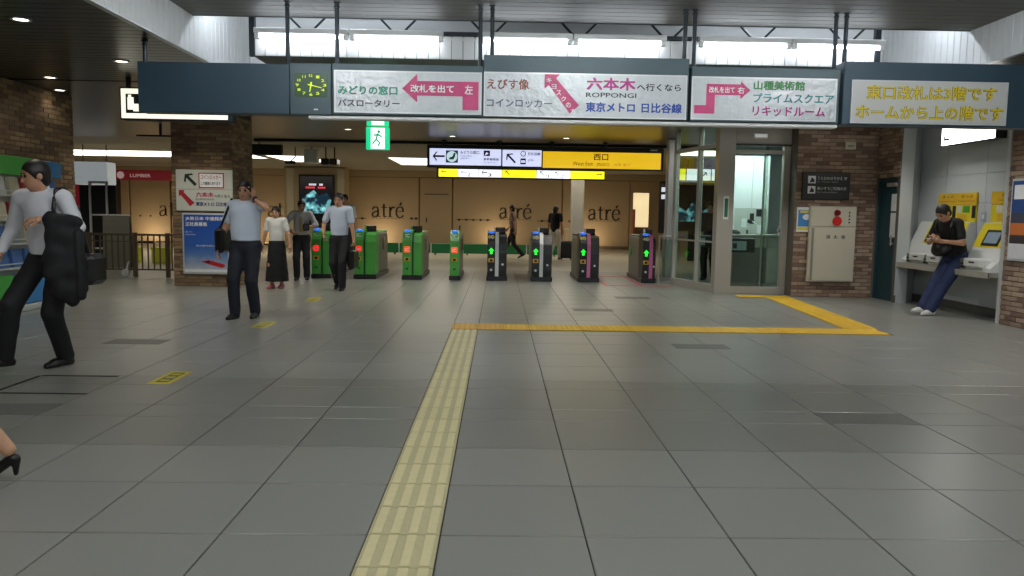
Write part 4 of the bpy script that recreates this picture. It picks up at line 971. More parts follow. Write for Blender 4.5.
# ================================================================== TICKET MACHINE RECESS
t = thing('machine_counter', 'grey shelf running under the ticket machines', 'counter', (0, 0, 0))
MB().prism([(6.44, 10.08), (6.936, 10.08), (6.936, 13.02), (6.50, 12.50), (6.44, 12.45)], 2, .60, .66).build('shelf', M('shelf_grey', (142, 140, 130), .4), t)
MB().prism([(6.43, 10.08), (6.455, 10.08), (6.455, 12.45), (6.43, 12.45)], 2, .585, .665).build('nosing', m_steel, t)
m_mw = M('machine_white', (214, 216, 212), .4, var=.03); m_my = M('machine_yellow', (224, 204, 40), .4, var=.06); m_mo = M('machine_amber', (222, 180, 40), .4)
def machine(y0, y1, label, ymax=None):
    t = thing('ticket_machine', label, 'ticket machine', (6.5, y0, .66), 0, 'ticket machines in the recess'); w = y1 - y0
    MB().prism([(0, 0), (.0, .05), (.10, .13), (.34, .66), (.43, .66), (.43, 0)], 1, .0, w).build('housing', m_mw, t)
    sl = lambda u, v_, d=0.0: (.10 + .24 * v_ - d * .91, u, .13 + .53 * v_ + d * .41)       # point on the sloping front
    def plate(u0, u1, v0, v1, m, name, d=.012):
        mb = MB(); q = [sl(u0, v0), sl(u1, v0), sl(u1, v1), sl(u0, v1)]; p = [sl(u0, v0, d), sl(u1, v0, d), sl(u1, v1, d), sl(u0, v1, d)]
        mb._add(q + p, [(0, 1, 2, 3), (7, 6, 5, 4), (0, 4, 5, 1), (1, 5, 6, 2), (2, 6, 7, 3), (3, 7, 4, 0)]); return mb.build(name, m, t)
    n = 2 if w > 1.2 else 1; wy = (ymax - y0) if ymax else w; hw_ = wy / n / 2
    for k in range(n):
        o = wy - (k + .5) * wy / n
        plate(o - hw_ + .01, o + hw_ - .01, .36, .98, m_my, 'yellow_panel', .006)
        plate(o - .18, o + .18, .40, .80, m_ink, 'touch_screen', .016); plate(o - .14, o + .14, .46, .74, M('touch_screen_glow', (120, 136, 146), .25, emit=.25), 'screen_area', .019)
        box('money_tray', (-.06, o - .22, .05), (.12, o + .16, .17), m_mw, t, .02); box('coin_slot', (-.065, o - .10, .11), (-.055, o + .02, .13), m_ink, t); box('receipt_slot', (-.02, o + .18, .02), (.10, o + .30, .16), M('machine_grey', (120, 120, 114), .4), t, .01)
        box('card_slot', (-.03, o + .2, .08), (-.015, o + .28, .10), m_ink, t); box('keypad', (-.03, o + .2, .03), (-.015, o + .28, .055), m_ink, t)
        up = box('upper_panel', (.405, o - hw_, .66), (.437, o + hw_ - .004, .91), m_my, t, .004)
        for a, b, m in (((.10, .80), (.22, .90), m_mw), ((-.10, .80), (.06, .90), M('panel_green', (60, 130, 40), .4, emit=.15)), ((-.24, .72), (-.16, .9), m_ink), ((-.04, .68), (.2, .78), m_mo)): box('panel_label', (.40, o + a[0], a[1]), (.405, o + b[0], b[1]), m, up)
        sg = box('top_sign', (.40, o - hw_, .915), (.437, o + hw_ - .004, 1.09), m_mo, t, .004)
        pl = lambda u, w_: (.397, o - u, w_)
        lettering('きっぷ', -.12, .18, 1.02, 1.06, M('amber_print', (120, 92, 30), .5), sg, pl, .02); lettering('Tickets & Charge', -.2, .22, .95, .985, M('red_brown_print', (150, 70, 30), .5), sg, pl)
    return t
machine(11.2, 12.52, 'wide ticket machine with twin yellow panels behind the leaning man', 12.18)
machine(10.14, 10.86, 'ticket machine with yellow panel next to the brick pier')
box_ = thing('wall_switch', 'pale square switch plate between the two ticket machines', 'switch', (6.938, 11.05, 0)); box('plate', (-.012, -.05, 1.33), (0, .05, 1.47), M('pale_switch', (170, 176, 178), .5), box_); box('rocker', (-.018, -.02, 1.37), (-.011, .02, 1.43), m_white, box_)
t = thing('recess_light_sign', 'bright white light box sign above the ticket machines', 'sign', (6.55, 10.32, 0))
box('housing', (.0, 0, 2.44), (.16, 1.22, 2.72), m_ink, t); box('lit_face', (-.02, .0, 2.44), (-.001, 1.22, 2.72), M('lit_sign_white', (255, 255, 250), .4, var=0, emit=6), t)
MB().box((-.024, 1.02, 2.50), (-.021, 1.16, 2.535)).box((-.024, 1.12, 2.535), (-.021, 1.16, 2.57)).build('mark', M('hinge_grey'), t)
for y in (.3, 1.0): MB().cyl((.08, y, 2.71), (.08, y, Z1), .02).build('hanger', m_post, t)

# ================================================================== COLUMN SIGNS, LEFT RACK
t = thing('column_direction_sign', 'white direction sign with black and red arrows on the brick column', 'sign', (0, 13.455, 0))
m_sw = M('sign_offwhite', (196, 200, 190), .5, var=.03)
box('plate', (-5.52, 0, 1.30), (-4.56, .03, 2.0), m_sw, t, .006)
P = front(-.004); P2 = front(-.007)
box('divider', (-5.5, -.002, 1.665), (-4.58, .001, 1.672), M('hinge_grey'), t)
thin_arrow(M('deep_green_black', (24, 44, 30), .5), t, P, -5.27, 1.83, .26, 135, .2)
bx2 = box('red_box', (-5.13, -.004, 1.69), (-4.70, .001, 1.95), M('sign_red', (176, 36, 50), .5), t); box('box_field', (-5.112, -.007, 1.708), (-4.718, -.003, 1.932), m_inkw, bx2)
lettering('コインロッカー', -5.09, -4.74, 1.84, 1.91, M('sign_red'), bx2, front(-.010), .01); lettering('この裏側にあります', -5.09, -4.76, 1.74, 1.80, m_ink, bx2, front(-.010), .01)
shape([(-5.47, 1.65), (-5.37, 1.65), (-5.395, 1.62), (-5.21, 1.44), (-5.28, 1.38), (-5.44, 1.57), (-5.47, 1.545)], M('sign_red'), t, P)
lettering('六本木', -5.18, -4.88, 1.535, 1.625, M('sign_magenta', (190, 30, 90), .5), t, P, .03); lettering('へ行くなら', -4.87, -4.60, 1.53, 1.585, m_ink, t, P, .02); lettering('ROPPONGI', -5.18, -4.88, 1.485, 1.515, m_ink, t, P); lettering('東京メトロ 日比谷線', -5.18, -4.60, 1.385, 1.455, M('sign_navy', (30, 40, 120), .5), t, P, .03)
t = thing('recruiting_poster', 'blue sky poster with a red train on the brick column', 'poster', (0, 13.455, 0))
box('frame', (-5.43, 0, .215), (-4.63, .03, 1.265), m_alu, t, .008)
def grad_mat(name, stops, z0, z1, cloud=0):
    if name in MATS: return MATS[name]
    m = M(name, (128, 128, 128), .35); nt = m.node_tree; N = nt.nodes; L = nt.links; b = N['Principled BSDF']
    tc = N.new('ShaderNodeTexCoord'); sx = N.new('ShaderNodeSeparateXYZ'); mr = N.new('ShaderNodeMapRange'); cr = N.new('ShaderNodeValToRGB')
    mr.inputs[1].default_value = z0; mr.inputs[2].default_value = z1
    e = cr.color_ramp.elements; e[0].position, e[0].color = stops[0][0], C(*stops[0][1]); e[1].position, e[1].color = stops[-1][0], C(*stops[-1][1])
    for p, c in stops[1:-1]: q = e.new(p); q.color = C(*c)
    L.new(tc.outputs['Object'], sx.inputs[0]); L.new(sx.outputs['Z'], mr.inputs[0])
    src = mr.outputs[0]
    if cloud:
        nz = N.new('ShaderNodeTexNoise'); nz.inputs['Scale'].default_value = 9; nz.inputs['Detail'].default_value = 5; ma = N.new('ShaderNodeMath'); ma.operation = 'MULTIPLY_ADD'; ma.inputs[1].default_value = cloud; ad = N.new('ShaderNodeMath'); ad.inputs[1].default_value = -cloud / 2
        L.new(tc.outputs['Object'], nz.inputs[0]); L.new(nz.outputs['Fac'], ma.inputs[0]); L.new(src, ad.inputs[0]); L.new(ad.outputs[0], ma.inputs[2]); src = ma.outputs[0]
    L.new(src, cr.inputs[0]); L.new(cr.outputs[0], b.inputs['Base Color']); return m
pic = box('picture', (-5.40, -.003, .25), (-4.66, .001, 1.235), grad_mat('poster_printed_sky', [(0, (196, 204, 214)), (.16, (150, 168, 196)), (.3, (90, 126, 186)), (.45, (52, 96, 176)), (1, (34, 74, 158))], .25, 1.235, .18), t)
lettering('JR東日本 中途採用', -5.37, -4.72, 1.13, 1.205, m_inkw, pic, P2, .02); lettering('正社員募集', -5.37, -5.0, 1.04, 1.11, m_inkw, pic, P2, .02); lettering('詳しくは', -5.37, -5.26, .93, .96, m_inkw, pic, P2); lettering('jreast recruit', -5.37, -5.2, .88, .91, m_inkw, pic, P2); lettering('次の駅を創る人', -5.2, -4.8, .69, .72, m_inkw, pic, P2)
shape([(-5.12, .44), (-5.02, .40), (-4.76, .33), (-4.70, .36), (-4.72, .39), (-4.98, .46)], M('poster_red', (190, 30, 40), .4), pic, front(-.006), 'train'); shape([(-5.06, .425), (-4.98, .41), (-4.95, .44), (-5.0, .452)], m_ink, pic, front(-.009), 'train_window')
box('caption_bar', (-5.40, -.005, .25), (-4.66, -.002, .30), m_inkw, pic)
# brochure rack along the left wall
t = thing('brochure_rack', 'white brochure rack with green and blue bands along the left wall', 'rack', (-6.03, 8.3, 0))
m_rw = M('rack_white', (196, 200, 198), .45); m_rg = M('rack_green', (74, 170, 70), .5); m_rb = M('rack_blue', (58, 130, 190), .5)
box('carcass', (-.24, 0, .08), (-.14, 2.62, 1.95), m_rw, t, .01); box('foot_rail', (-.25, -.02, 0), (.02, 2.66, .08), m_alu, t, .01)
box('header_green', (-.07, .0, 1.72), (-.01, 1.95, 1.95), m_rg, t, .006); box('header_blue', (-.07, 1.95, 1.72), (-.01, 2.62, 1.93), m_rb, t, .006)
box('base_green', (-.07, .0, .09), (-.005, 1.45, .48), m_rg, t, .006); box('base_blue', (-.07, 1.45, .09), (-.005, 2.62, .46), m_rb, t, .006)
for z in (.55, .85, 1.15, 1.45): box('shelf', (-.12, .02, z), (.03, 2.60, z + .02), m_rw, t)
for z in (.61, .91, 1.21, 1.51): box('rail', (.025, .02, z), (.03, 2.60, z + .015), m_alu, t)
BC = [M('brochure_%s' % n, c, .5) for n, c in (('white', (214, 216, 214)), ('blue', (70, 110, 170)), ('cream', (206, 198, 170)), ('grey', (140, 150, 156)), ('red', (170, 60, 60)), ('teal', (60, 130, 130)))]
for r_, (z, w_) in enumerate(((.57, 'lowest'), (.87, 'second'), (1.17, 'third'), (1.47, 'top'))):
    for k in range(9):
        yb = 8.42 + k * .28
        o = MB().prism([(-6.12, z), (-6.06, z), (-6.10, z + .22), (-6.13, z + .22)], 1, yb, yb + .2).build('brochure', random.choice(BC))
        tag(o, 'folded brochure standing on the %s shelf of the rack behind the walking man' % w_, 'brochure', 'brochures on the %s shelf' % w_)

# ================================================================== PEOPLE
def A_(*p): return np.array(p, float)
def unit(v): v = np.asarray(v, float); return v / (np.linalg.norm(v) + 1e-9)

class SDF:
    """smooth union of tapered limbs and ellipsoids, turned into one closed surface"""
    def __init__(s): s.p = []; s.cuts = []; s.subs = []
    def cap(s, a, b, r1, r2=None, k=.02, ax=None, fac=1.0):
        s.p.append(('c', np.asarray(a, float), np.asarray(b, float), r1, r1 if r2 is None else r2, k, None if ax is None else unit(ax), fac)); return s
    def ell(s, c, axes, r, k=.015): s.p.append(('e', np.asarray(c, float), np.array([unit(a) for a in axes]), np.asarray(r, float), k)); return s
    def sub(s, c, axes, r): s.subs.append((np.asarray(c, float), np.array([unit(a) for a in axes]), np.asarray(r, float))); return s
    def cut(s, p, n): s.cuts.append((np.asarray(p, float), unit(n))); return s
    def mesh(s, name, mats, res=.012, wob=0.0):
        lo = np.full(3, 9.); hi = -lo; bb = []
        for q in s.p:
            if q[0] == 'c': r = max(q[3], q[4]); a = np.minimum(q[1], q[2]) - r; b = np.maximum(q[1], q[2]) + r
            else: r = q[3].max(); a = q[1] - r; b = q[1] + r
            bb.append((a, b)); lo = np.minimum(lo, a); hi = np.maximum(hi, b)
        lo -= 2.5 * res; hi += 2.5 * res; n = np.ceil((hi - lo) / res).astype(int) + 1
        D = np.full(n, .5)
        ax = [lo[i] + res * np.arange(n[i]) for i in range(3)]
        for q, (a, b) in zip(s.p, bb):
            k = q[5] if q[0] == 'c' else q[4]; m = k + 2 * res
            i0 = np.maximum(((a - m - lo) / res).astype(int), 0); i1 = np.minimum(((b + m - lo) / res).astype(int) + 2, n); sl = tuple(slice(i, j) for i, j in zip(i0, i1))
            X, Y, Z = np.meshgrid(*(ax[i][sl[i]] for i in range(3)), indexing='ij', sparse=False)
            P = np.stack([X, Y, Z], -1)
            if q[0] == 'c':
                _, A, B, r1, r2, k, an, fac = q
                P_ = P
                if an is not None:
                    P_ = P + ((P - A) @ an)[..., None] * an * (fac - 1); B = B + ((B - A) @ an) * an * (fac - 1)
                ba = B - A; t = np.clip(((P_ - A) @ ba) / (ba @ ba + 1e-12), 0, 1)
                d = np.linalg.norm(P_ - A - t[..., None] * ba, axis=-1) - (r1 + t * (r2 - r1))
                if an is not None: d = d / (1 + (fac - 1) * .4)
            else:
                _, c, ex, r, k = q; L = (P - c) @ ex.T / r; l = np.linalg.norm(L, axis=-1); d = (l - 1) * r.min() * .5 + (l - 1) * r.mean() * .5
            e = D[sl]; h = np.clip(.5 + .5 * (d - e) / k, 0, 1); D[sl] = d + (e - d) * h - k * h * (1 - h)
        if s.subs or s.cuts or wob:
            X, Y, Z = np.meshgrid(*ax, indexing='ij'); P = np.stack([X, Y, Z], -1)
            for c, ex, r in s.subs:
                l = np.linalg.norm((P - c) @ ex.T / r, axis=-1); D = np.maximum(D, -(l - 1) * r.mean())
            if wob: D = D + wob * (np.sin(X * 31 + Z * 17 + np.sin(Y * 23)) * .6 + np.sin(Z * 43 + X * 13 - Y * 29) * .6 + np.sin(Y * 37 - Z * 27) * .5)
            for p, nn in s.cuts: D = np.maximum(D, (P - p) @ nn)
        return nets(D, lo, res, name, mats)

def nets_raw(D, lo, res):
    s = D < 0; n = np.array(D.shape) - 1
    cnt = np.zeros(n, int)
    C8 = [(i, j, k) for i in (0, 1) for j in (0, 1) for k in (0, 1)]
    for i, j, k in C8: cnt += s[i:n[0] + i, j:n[1] + j, k:n[2] + k]
    act = np.argwhere((cnt > 0) & (cnt < 8))
    idx = np.full(n, -1); idx[tuple(act.T)] = np.arange(len(act))
    cv = {c: D[act[:, 0] + c[0], act[:, 1] + c[1], act[:, 2] + c[2]] for c in C8}
    acc = np.zeros((len(act), 3)); num = np.zeros(len(act))
    for a in C8:
        for axi in range(3):
            if a[axi]: continue
            b = tuple(1 if q == axi else a[q] for q in range(3)); d0, d1 = cv[a], cv[b]; m = (d0 < 0) != (d1 < 0)
            t = d0[m] / (d0[m] - d1[m]); p = np.tile(np.array(a, float), (m.sum(), 1)); p[:, axi] += t
            acc[m] += p; num[m] += 1
    V = (act + acc / num[:, None]) * res + lo
    F = []
    for axi in range(3):
        u, w = (axi + 1) % 3, (axi + 2) % 3
        s0 = np.moveaxis(s, (axi, u, w), (0, 1, 2)); id_ = np.moveaxis(idx, (axi, u, w), (0, 1, 2))
        e = np.argwhere(s0[:-1, 1:-1, 1:-1] != s0[1:, 1:-1, 1:-1]); i, j, k = e[:, 0], e[:, 1] + 1, e[:, 2] + 1
        q = np.stack([id_[i, j - 1, k - 1], id_[i, j, k - 1], id_[i, j, k], id_[i, j - 1, k]], 1)
        fl = ~s0[i, j, k]; q[fl] = q[fl][:, ::-1]; F.append(q)
    return V, np.concatenate(F)
def nets(D, lo, res, name, mats):
    V, F = nets_raw(D, lo, res); return raw_mesh([(V, F)], name, mats)
def raw_mesh(parts, name, mats):
    V = np.concatenate([p[0] for p in parts]); off = np.cumsum([0] + [len(p[0]) for p in parts[:-1]]); F = np.concatenate([p[1] + o for p, o in zip(parts, off)])
    me = bpy.data.meshes.new(name); me.from_pydata(V.tolist(), [], F.tolist())
    me.materials.append(mats); me.polygons.foreach_set('use_smooth', [True] * len(F)); me.update(); return me
def mesh_arrays(me):
    v = np.empty(len(me.vertices) * 3); me.vertices.foreach_get('co', v); return v.reshape(-1, 3), np.array([list(p.vertices) for p in me.polygons])

def ik(a, c, l1, l2, bend):
    a, c = np.asarray(a, float), np.asarray(c, float); d = c - a; L = np.linalg.norm(d)
    if L > (l1 + l2) * .999: c = a + d / L * (l1 + l2) * .999; L = (l1 + l2) * .999; d = c - a
    x = (l1 * l1 - l2 * l2 + L * L) / (2 * L); h = math.sqrt(max(l1 * l1 - x * x, 1e-8)); u = d / L
    b = np.asarray(bend, float); b = unit(b - (b @ u) * u); return a + u * x + b * h, c

def hand_sdf(w, fd, pn, side, curl, s):
    """palm, four unequal bent fingers and a thumb leaving the side of the palm"""
    fd, pn = unit(fd), unit(pn); pn = unit(pn - (pn @ fd) * fd); sd = unit(np.cross(fd, pn)) * side
    h = SDF(); h.cap(w - fd * .03 * s, w + fd * .02 * s, .026 * s, .028 * s, .01)
    h.ell(w + fd * .05 * s, (sd, fd, pn), (.042 * s, .052 * s, .018 * s), .012)
    for o, L in ((.030, .070), (.010, .078), (-.010, .073), (-.029, .056)):
        b = w + fd * .088 * s + sd * o * s; c1, c2 = R(curl), R(curl * 2.1)
        m = b + (fd * math.cos(c1) + pn * math.sin(c1)) * L * .52 * s; e = m + (fd * math.cos(c2) + pn * math.sin(c2)) * L * .5 * s
        h.cap(b - fd * .02 * s, m, .0095 * s, .0088 * s, .004).cap(m, e, .0088 * s, .0075 * s, .004)
    b = w + fd * .030 * s + sd * .036 * s; m = b + (fd * .62 + sd * .66 + pn * .35) * .042 * s; e = m + (fd * .9 + sd * .12 + pn * .45) * .03 * s
    h.cap(b - sd * .015 * s, m, .014 * s, .011 * s, .006).cap(m, e, .0105 * s, .008 * s, .004)
    return h

SKIN = M('skin', (190, 142, 112), .55, var=.05, scale=30)
HAIR = M('black_hair', (26, 22, 20), .5, var=.2, scale=60)
m_eye = M('eye_dark', (30, 24, 22), .2); m_lip = M('lip', (150, 90, 80), .5)
def person(label, loc, rz, h=1.70, pelvis=None, lean=0.0, twist=0.0, ankles=None, toes=None, wrists=None, elbows=None, head=(0, 0), shirt=None, sleeve='short', pants=None,
           skirt=None, shoe=None, heel=0.0, fat=1.0, hair='short', curl=(28, 28), palm=None, finger=None, tie=None, belt=True, res=.013, skin=None, collar=True, hem=True, lower='pants'):
    """forward +Y, right +X in the person's own frame; index 0 = right side, 1 = left side"""
    s = h / 1.70; skin = skin or SKIN
    t = thing('person', label, 'person', loc, rz, 'people in the station')
    P = A_(0, 0, .93) if pelvis is None else A_(*pelvis); P = P * s
    up = A_(0, math.sin(R(lean)), math.cos(R(lean))); rt = A_(math.cos(R(twist)), math.sin(R(twist)), 0); fw = unit(np.cross(up, rt)); 
    sh = [P + up * .475 * s + rt * .178 * s, P + up * .475 * s - rt * .178 * s]
    hip = [P + A_(.088, 0, -.04) * s, P + A_(-.088, 0, -.04) * s]
    ank = [A_(*a) * s for a in (ankles or ((.10, 0, .085), (-.10, 0, .085)))]
    knee = []
    for i in (0, 1):
        kk, ank[i] = ik(hip[i], ank[i], .425 * s, .41 * s, (.05 if i == 0 else -.05, 1, 0)); knee.append(kk)
    wr = [A_(*a) * s for a in (wrists or ((.27, .05, .86), (-.27, .05, .86)))]
    elb = []
    for i in (0, 1):
        bd = (elbows or ((.4, -1, -.2), (-.4, -1, -.2)))[i]; e, wr[i] = ik(sh[i], wr[i], .285 * s, .245 * s, bd); elb.append(e)
    nk = P + up * .515 * s
    yaw, pit = R(head[0]), R(head[1])
    hf = A_(-math.sin(yaw) * math.cos(pit), math.cos(yaw) * math.cos(pit), math.sin(pit)); hf = unit(hf + A_(0, 0, 0)); hr = unit(np.cross(hf, A_(0, 0, 1))); hu = np.cross(hr, hf)
    hc = nk + (up * .5 + hu * .5) * .135 * s + hf * .02 * s
    f = fat; lg = .74 if pants else 1.0               # legs stay well inside trousers
    # ---- body, one continuous surface
    b = SDF()
    b.cap(hip[0], hip[1], .078 * s * f, k=.04).cap(P, P + up * .18 * s, .125 * s * f, .125 * s * f, .04, fw, 1.35).cap(P + up * .18 * s, P + up * .36 * s, .125 * s * f, .140 * s * f, .04, fw, 1.4)
    b.cap(sh[0] - rt * .045 * s, sh[1] + rt * .045 * s, .062 * s, k=.04)
    for i in (0, 1):
        b.cap(sh[i], elb[i], .048 * s, .038 * s, .025).cap(elb[i], wr[i], .040 * s, .026 * s, .012).cap(hip[i], knee[i], .074 * s * f * lg, .052 * s * lg, .02).cap(knee[i], ank[i] , .052 * s * lg, .036 * s, .012)
        calf = knee[i] + (ank[i] - knee[i]) * .3; b.ell(calf - unit(A_(0, 1, 0)) * .012 * s, ((1, 0, 0), (0, 1, 0), unit(ank[i] - knee[i])), (.040 * s * lg, .044 * s * lg, .11 * s), .015)
    b.cap(nk - up * .04 * s, hc - hu * .04 * s, .054 * s, .050 * s, .02)
    ax3 = (hr, hf, hu)
    b.ell(hc + hu * .02 * s, ax3, (.075 * s, .094 * s, .098 * s), .02).ell(hc + hf * .028 * s - hu * .055 * s, ax3, (.056 * s, .066 * s, .062 * s), .03)
    b.cap(hc + hf * .092 * s - hu * .0 * s, hc + hf * .107 * s - hu * .030 * s, .010 * s, .013 * s, .010)
    for q in (-1, 1): b.ell(hc + hr * .077 * s * q - hf * .005 * s - hu * .005 * s, ax3, (.010 * s, .02 * s, .03 * s), .008)
    parts = [mesh_arrays(b.mesh('tmp', skin, res))]
    toe_dir = []
    for i in (0, 1):
        side = 1 if i == 0 else -1
        fd = (finger or (None, None))[i]; fd = unit(wr[i] - elb[i]) if fd is None else A_(*fd)
        pn = (palm or (None, None))[i]; pn = (-rt * side if abs(fd[2]) > .5 else A_(0, 0, -1)) if pn is None else A_(*pn)
        thumb = -1 if float(np.dot(np.cross(unit(fd), pn), fw + A_(0, 0, .6) + (-rt * side) * .2)) < 0 else 1
        parts.append(mesh_arrays(hand_sdf(wr[i], fd, pn, thumb, curl[i], s * 1.05).mesh('tmp', skin, .0062)))
    link(bpy.data.objects.new('body', raw_mesh(parts, 'body', skin)), t)
    # ---- face
    for q in (-1, 1): MB().ball(tuple(hc + hf * .083 * s + hr * .031 * s * q + hu * .008 * s), .012 * s, 8, 6).build('eye', m_eye, t, True)
    a_ = hc + hf * .088 * s - hu * .062 * s; MB().cyl(tuple(a_ - hr * .022 * s), tuple(a_ + hr * .022 * s), .006 * s, n=6).build('mouth', m_lip, t, True)
    for q in (-1, 1):
        e_ = hc + hf * .088 * s + hr * .032 * s * q + hu * .030 * s; MB().cyl(tuple(e_ - hr * .018 * s), tuple(e_ + hr * .018 * s), .005 * s, n=6).build('eyebrow', HAIR, t, True)
    # ---- hair
    hh = SDF(); hh.ell(hc + hu * .030 * s - hf * .008 * s, ax3, (.086 * s, .103 * s, .100 * s), .02)
    if hair == 'long': hh.cap(hc - hf * .06 * s, hc - hf * .07 * s - hu * .20 * s, .072 * s, .055 * s, .03)
    else: hh.ell(hc - hf * .045 * s - hu * .035 * s, ax3, (.068 * s, .055 * s, .06 * s), .02)
    hh.sub(hc + hf * .115 * s - hu * .055 * s, ax3, (.098 * s, .115 * s, .115 * s))
    hh.sub(hc + hr * .088 * s + hf * .0 * s - hu * .02 * s, ax3, (.02 * s, .03 * s, .04 * s)).sub(hc - hr * .088 * s - hu * .02 * s, ax3, (.02 * s, .03 * s, .04 * s))
    link(bpy.data.objects.new('hair', hh.mesh('hair', HAIR, min(res, .010))), t)
    # ---- shirt
    g = .016 * s
    if shirt:
        q = SDF(); low = P + up * (.03 if hem else -.06) * s
        q.cap(P - up * .02 * s, P + up * .18 * s, .132 * s * f + g, .128 * s * f + g, .04, fw, 1.30).cap(P + up * .18 * s, P + up * .37 * s, .13 * s * f + g, .145 * s * f + g, .04, fw, 1.36)
        q.cap(sh[0] - rt * .04 * s, sh[1] + rt * .04 * s, .066 * s + g * .6, k=.04); q.cap(nk - up * .06 * s, nk - up * .015 * s, .062 * s, .060 * s, .02)
        for i in (0, 1):
            if sleeve == 'long': q.cap(sh[i], elb[i], .056 * s + g * .5, .050 * s + g * .3, .025).cap(elb[i], elb[i] + (wr[i] - elb[i]) * .92, .050 * s + g * .2, .038 * s, .015)
            elif sleeve == 'roll': q.cap(sh[i], elb[i], .056 * s + g * .5, .050 * s + g * .3, .025).cap(elb[i], elb[i] + (wr[i] - elb[i]) * .25, .050 * s + g * .2, .050 * s, .015)
            else: q.cap(sh[i], sh[i] + (elb[i] - sh[i]) * .70, .054 * s + g * .4, .053 * s + g * .2, .025)
        q.cut(low, -up).cut(nk + up * .028 * s + fw * .0, unit(up + fw * .25))
        link(bpy.data.objects.new('shirt', q.mesh('shirt', shirt, res, .0022)), t)
        if collar:
            c = SDF(); c.cap(nk + up * .0 * s, nk + up * .025 * s, .066 * s, .062 * s, .01).cut(nk + up * .04 * s, unit(up + fw * .55)).cut(nk - up * .012 * s, -up); link(bpy.data.objects.new('collar', c.mesh('collar', shirt, .008)), t)
            z_ = P + up * .25 * s
            for kz in (.06, .15, .24, .33): MB().ball(tuple(P + up * kz * s + fw * (.132 * f + .022) / 1.3 * s), .006 * s, 6, 5).build('button', M('shirt_button', (200, 200, 196), .4), t)
    if tie:
        a_ = nk + fw * .062 * s - up * .03 * s; ym = .135 * s * f / 1.28 + g
        pts = [(a_, .022), (P + up * .38 * s + fw * (ym + .004), .026), (P + up * .14 * s + fw * (ym + .010), .042), (P + up * .09 * s + fw * (ym + .008), .006)]
        q = SDF()
        for (p1, r1), (p2, r2) in zip(pts[:-1], pts[1:]): q.cap(p1, p2, r1 * s, r2 * s, .008, fw, 3.2)
        link(bpy.data.objects.new('tie', q.mesh('tie', tie, .008)), t)
    # ---- trousers or skirt
    if pants:
        q = SDF(); q.cap(hip[0], hip[1], .091 * s * f, k=.05).cap(P - up * .02 * s, P + up * .035 * s, .136 * s * f, .136 * s * f, .04, fw, 1.28)
        for i in (0, 1): q.cap(hip[i], knee[i], .090 * s * f, .078 * s, .03).cap(knee[i], ank[i] - (knee[i] - ank[i]) * .02, .077 * s, .066 * s, .015)
        q.cut(P + up * .045 * s, up)
        link(bpy.data.objects.new('trousers', q.mesh('trousers', pants, res, .0022)), t)
        if belt:
            c = SDF(); c.cap(P - up * .0 * s, P + up * .04 * s, .146 * s * f, .146 * s * f, .03, fw, 1.27).cut(P + up * .036 * s, up).cut(P + up * .006 * s, -up); link(bpy.data.objects.new('belt', c.mesh('belt', m_gb, .010)), t)
    if skirt:
        hz, hr1, hr2, sm = skirt; q = SDF(); mid = (ank[0] + ank[1]) / 2; bot = A_(P[0] * .5 + mid[0] * .5, P[1] * .5 + mid[1] * .5, hz * s)
        q.cap(P + up * .03 * s, bot, hr1 * s, hr2 * s, .03).cut(A_(0, 0, hz * s), (0, 0, -1)).cut(P + up * .06 * s, up)
        link(bpy.data.objects.new('skirt', q.mesh('skirt', sm, res, .003)), t)
    # ---- shoes
    for i in (0, 1):
        td = unit(A_(*((toes or ((.12, 1, 0), (-.12, 1, 0)))[i])))
        a_ = ank[i]; base = a_ - A_(0, 0, .085 * s)
        tf = unit(A_(td[0], td[1], 0)); q = SDF(); hl = A_(0, 0, 0)
        if heel:
            ball = base + td * .15 * s; ball[2] = max(ball[2], .012)
            q.cap(a_ - tf * .02 * s - A_(0, 0, .045 * s), ball, .026 * s, .030 * s, .02).cap(ball, ball + tf * .05 * s, .028 * s, .016 * s, .02)
            hb = a_ - tf * .035 * s - A_(0, 0, .05 * s); q.cap(hb, hb + unit(A_(0, 0, -1) + tf * .05 + A_(0, 0, 0)) * (heel * s), .022 * s, .012 * s, .01)
        else:
            dn = unit(np.cross(np.cross(td, A_(0, 0, 1)), td)); c0 = a_ - dn * .055 * s
            q.cap(c0 - td * .035 * s, c0 + td * .10 * s - dn * .004, .043 * s, .042 * s, .02).cap(c0 + td * .09 * s - dn * .006, c0 + td * .165 * s - dn * .012 * s, .040 * s, .030 * s, .02).cap(a_ - td * .005, c0, .046 * s, .043 * s, .02)
            q.cut(a_ - dn * .085 * s, -dn).cut(a_ + dn * .03 * s, dn)
        link(bpy.data.objects.new('shoe', q.mesh('shoe', shoe or m_gb, .008)), t)
    bpy.context.view_layer.update()
    info = dict(wr=wr, sh=sh, elb=elb, P=P, s=s, up=up, fw=fw, rt=rt, hc=hc, hf=hf, hr=hr, hu=hu)
    return t, info
def held(name, label, cat, root):
    """a thing of its own, standing in the frame of the person who carries it"""
    return thing(name, label, cat, tuple(root.location), root.rotation_euler[2])
shirt_w = M('white_shirt', (214, 216, 222), .75, var=.04, scale=25); shirt_b = M('pale_blue_shirt', (196, 206, 222), .75, var=.04, scale=25); shirt_g = M('light_grey_shirt', (170, 170, 172), .75, var=.05)
blk = M('black_cloth', (18, 19, 23), .8, var=.15, scale=30); char = M('charcoal_cloth', (32, 33, 36), .8, var=.15, scale=30); navy = M('dark_navy_cloth', (22, 26, 38), .8, var=.15, scale=30); denim = M('navy_denim', (30, 42, 78), .8, var=.2, scale=40); leather = M('black_leather', (14, 14, 15), .35, var=.1)

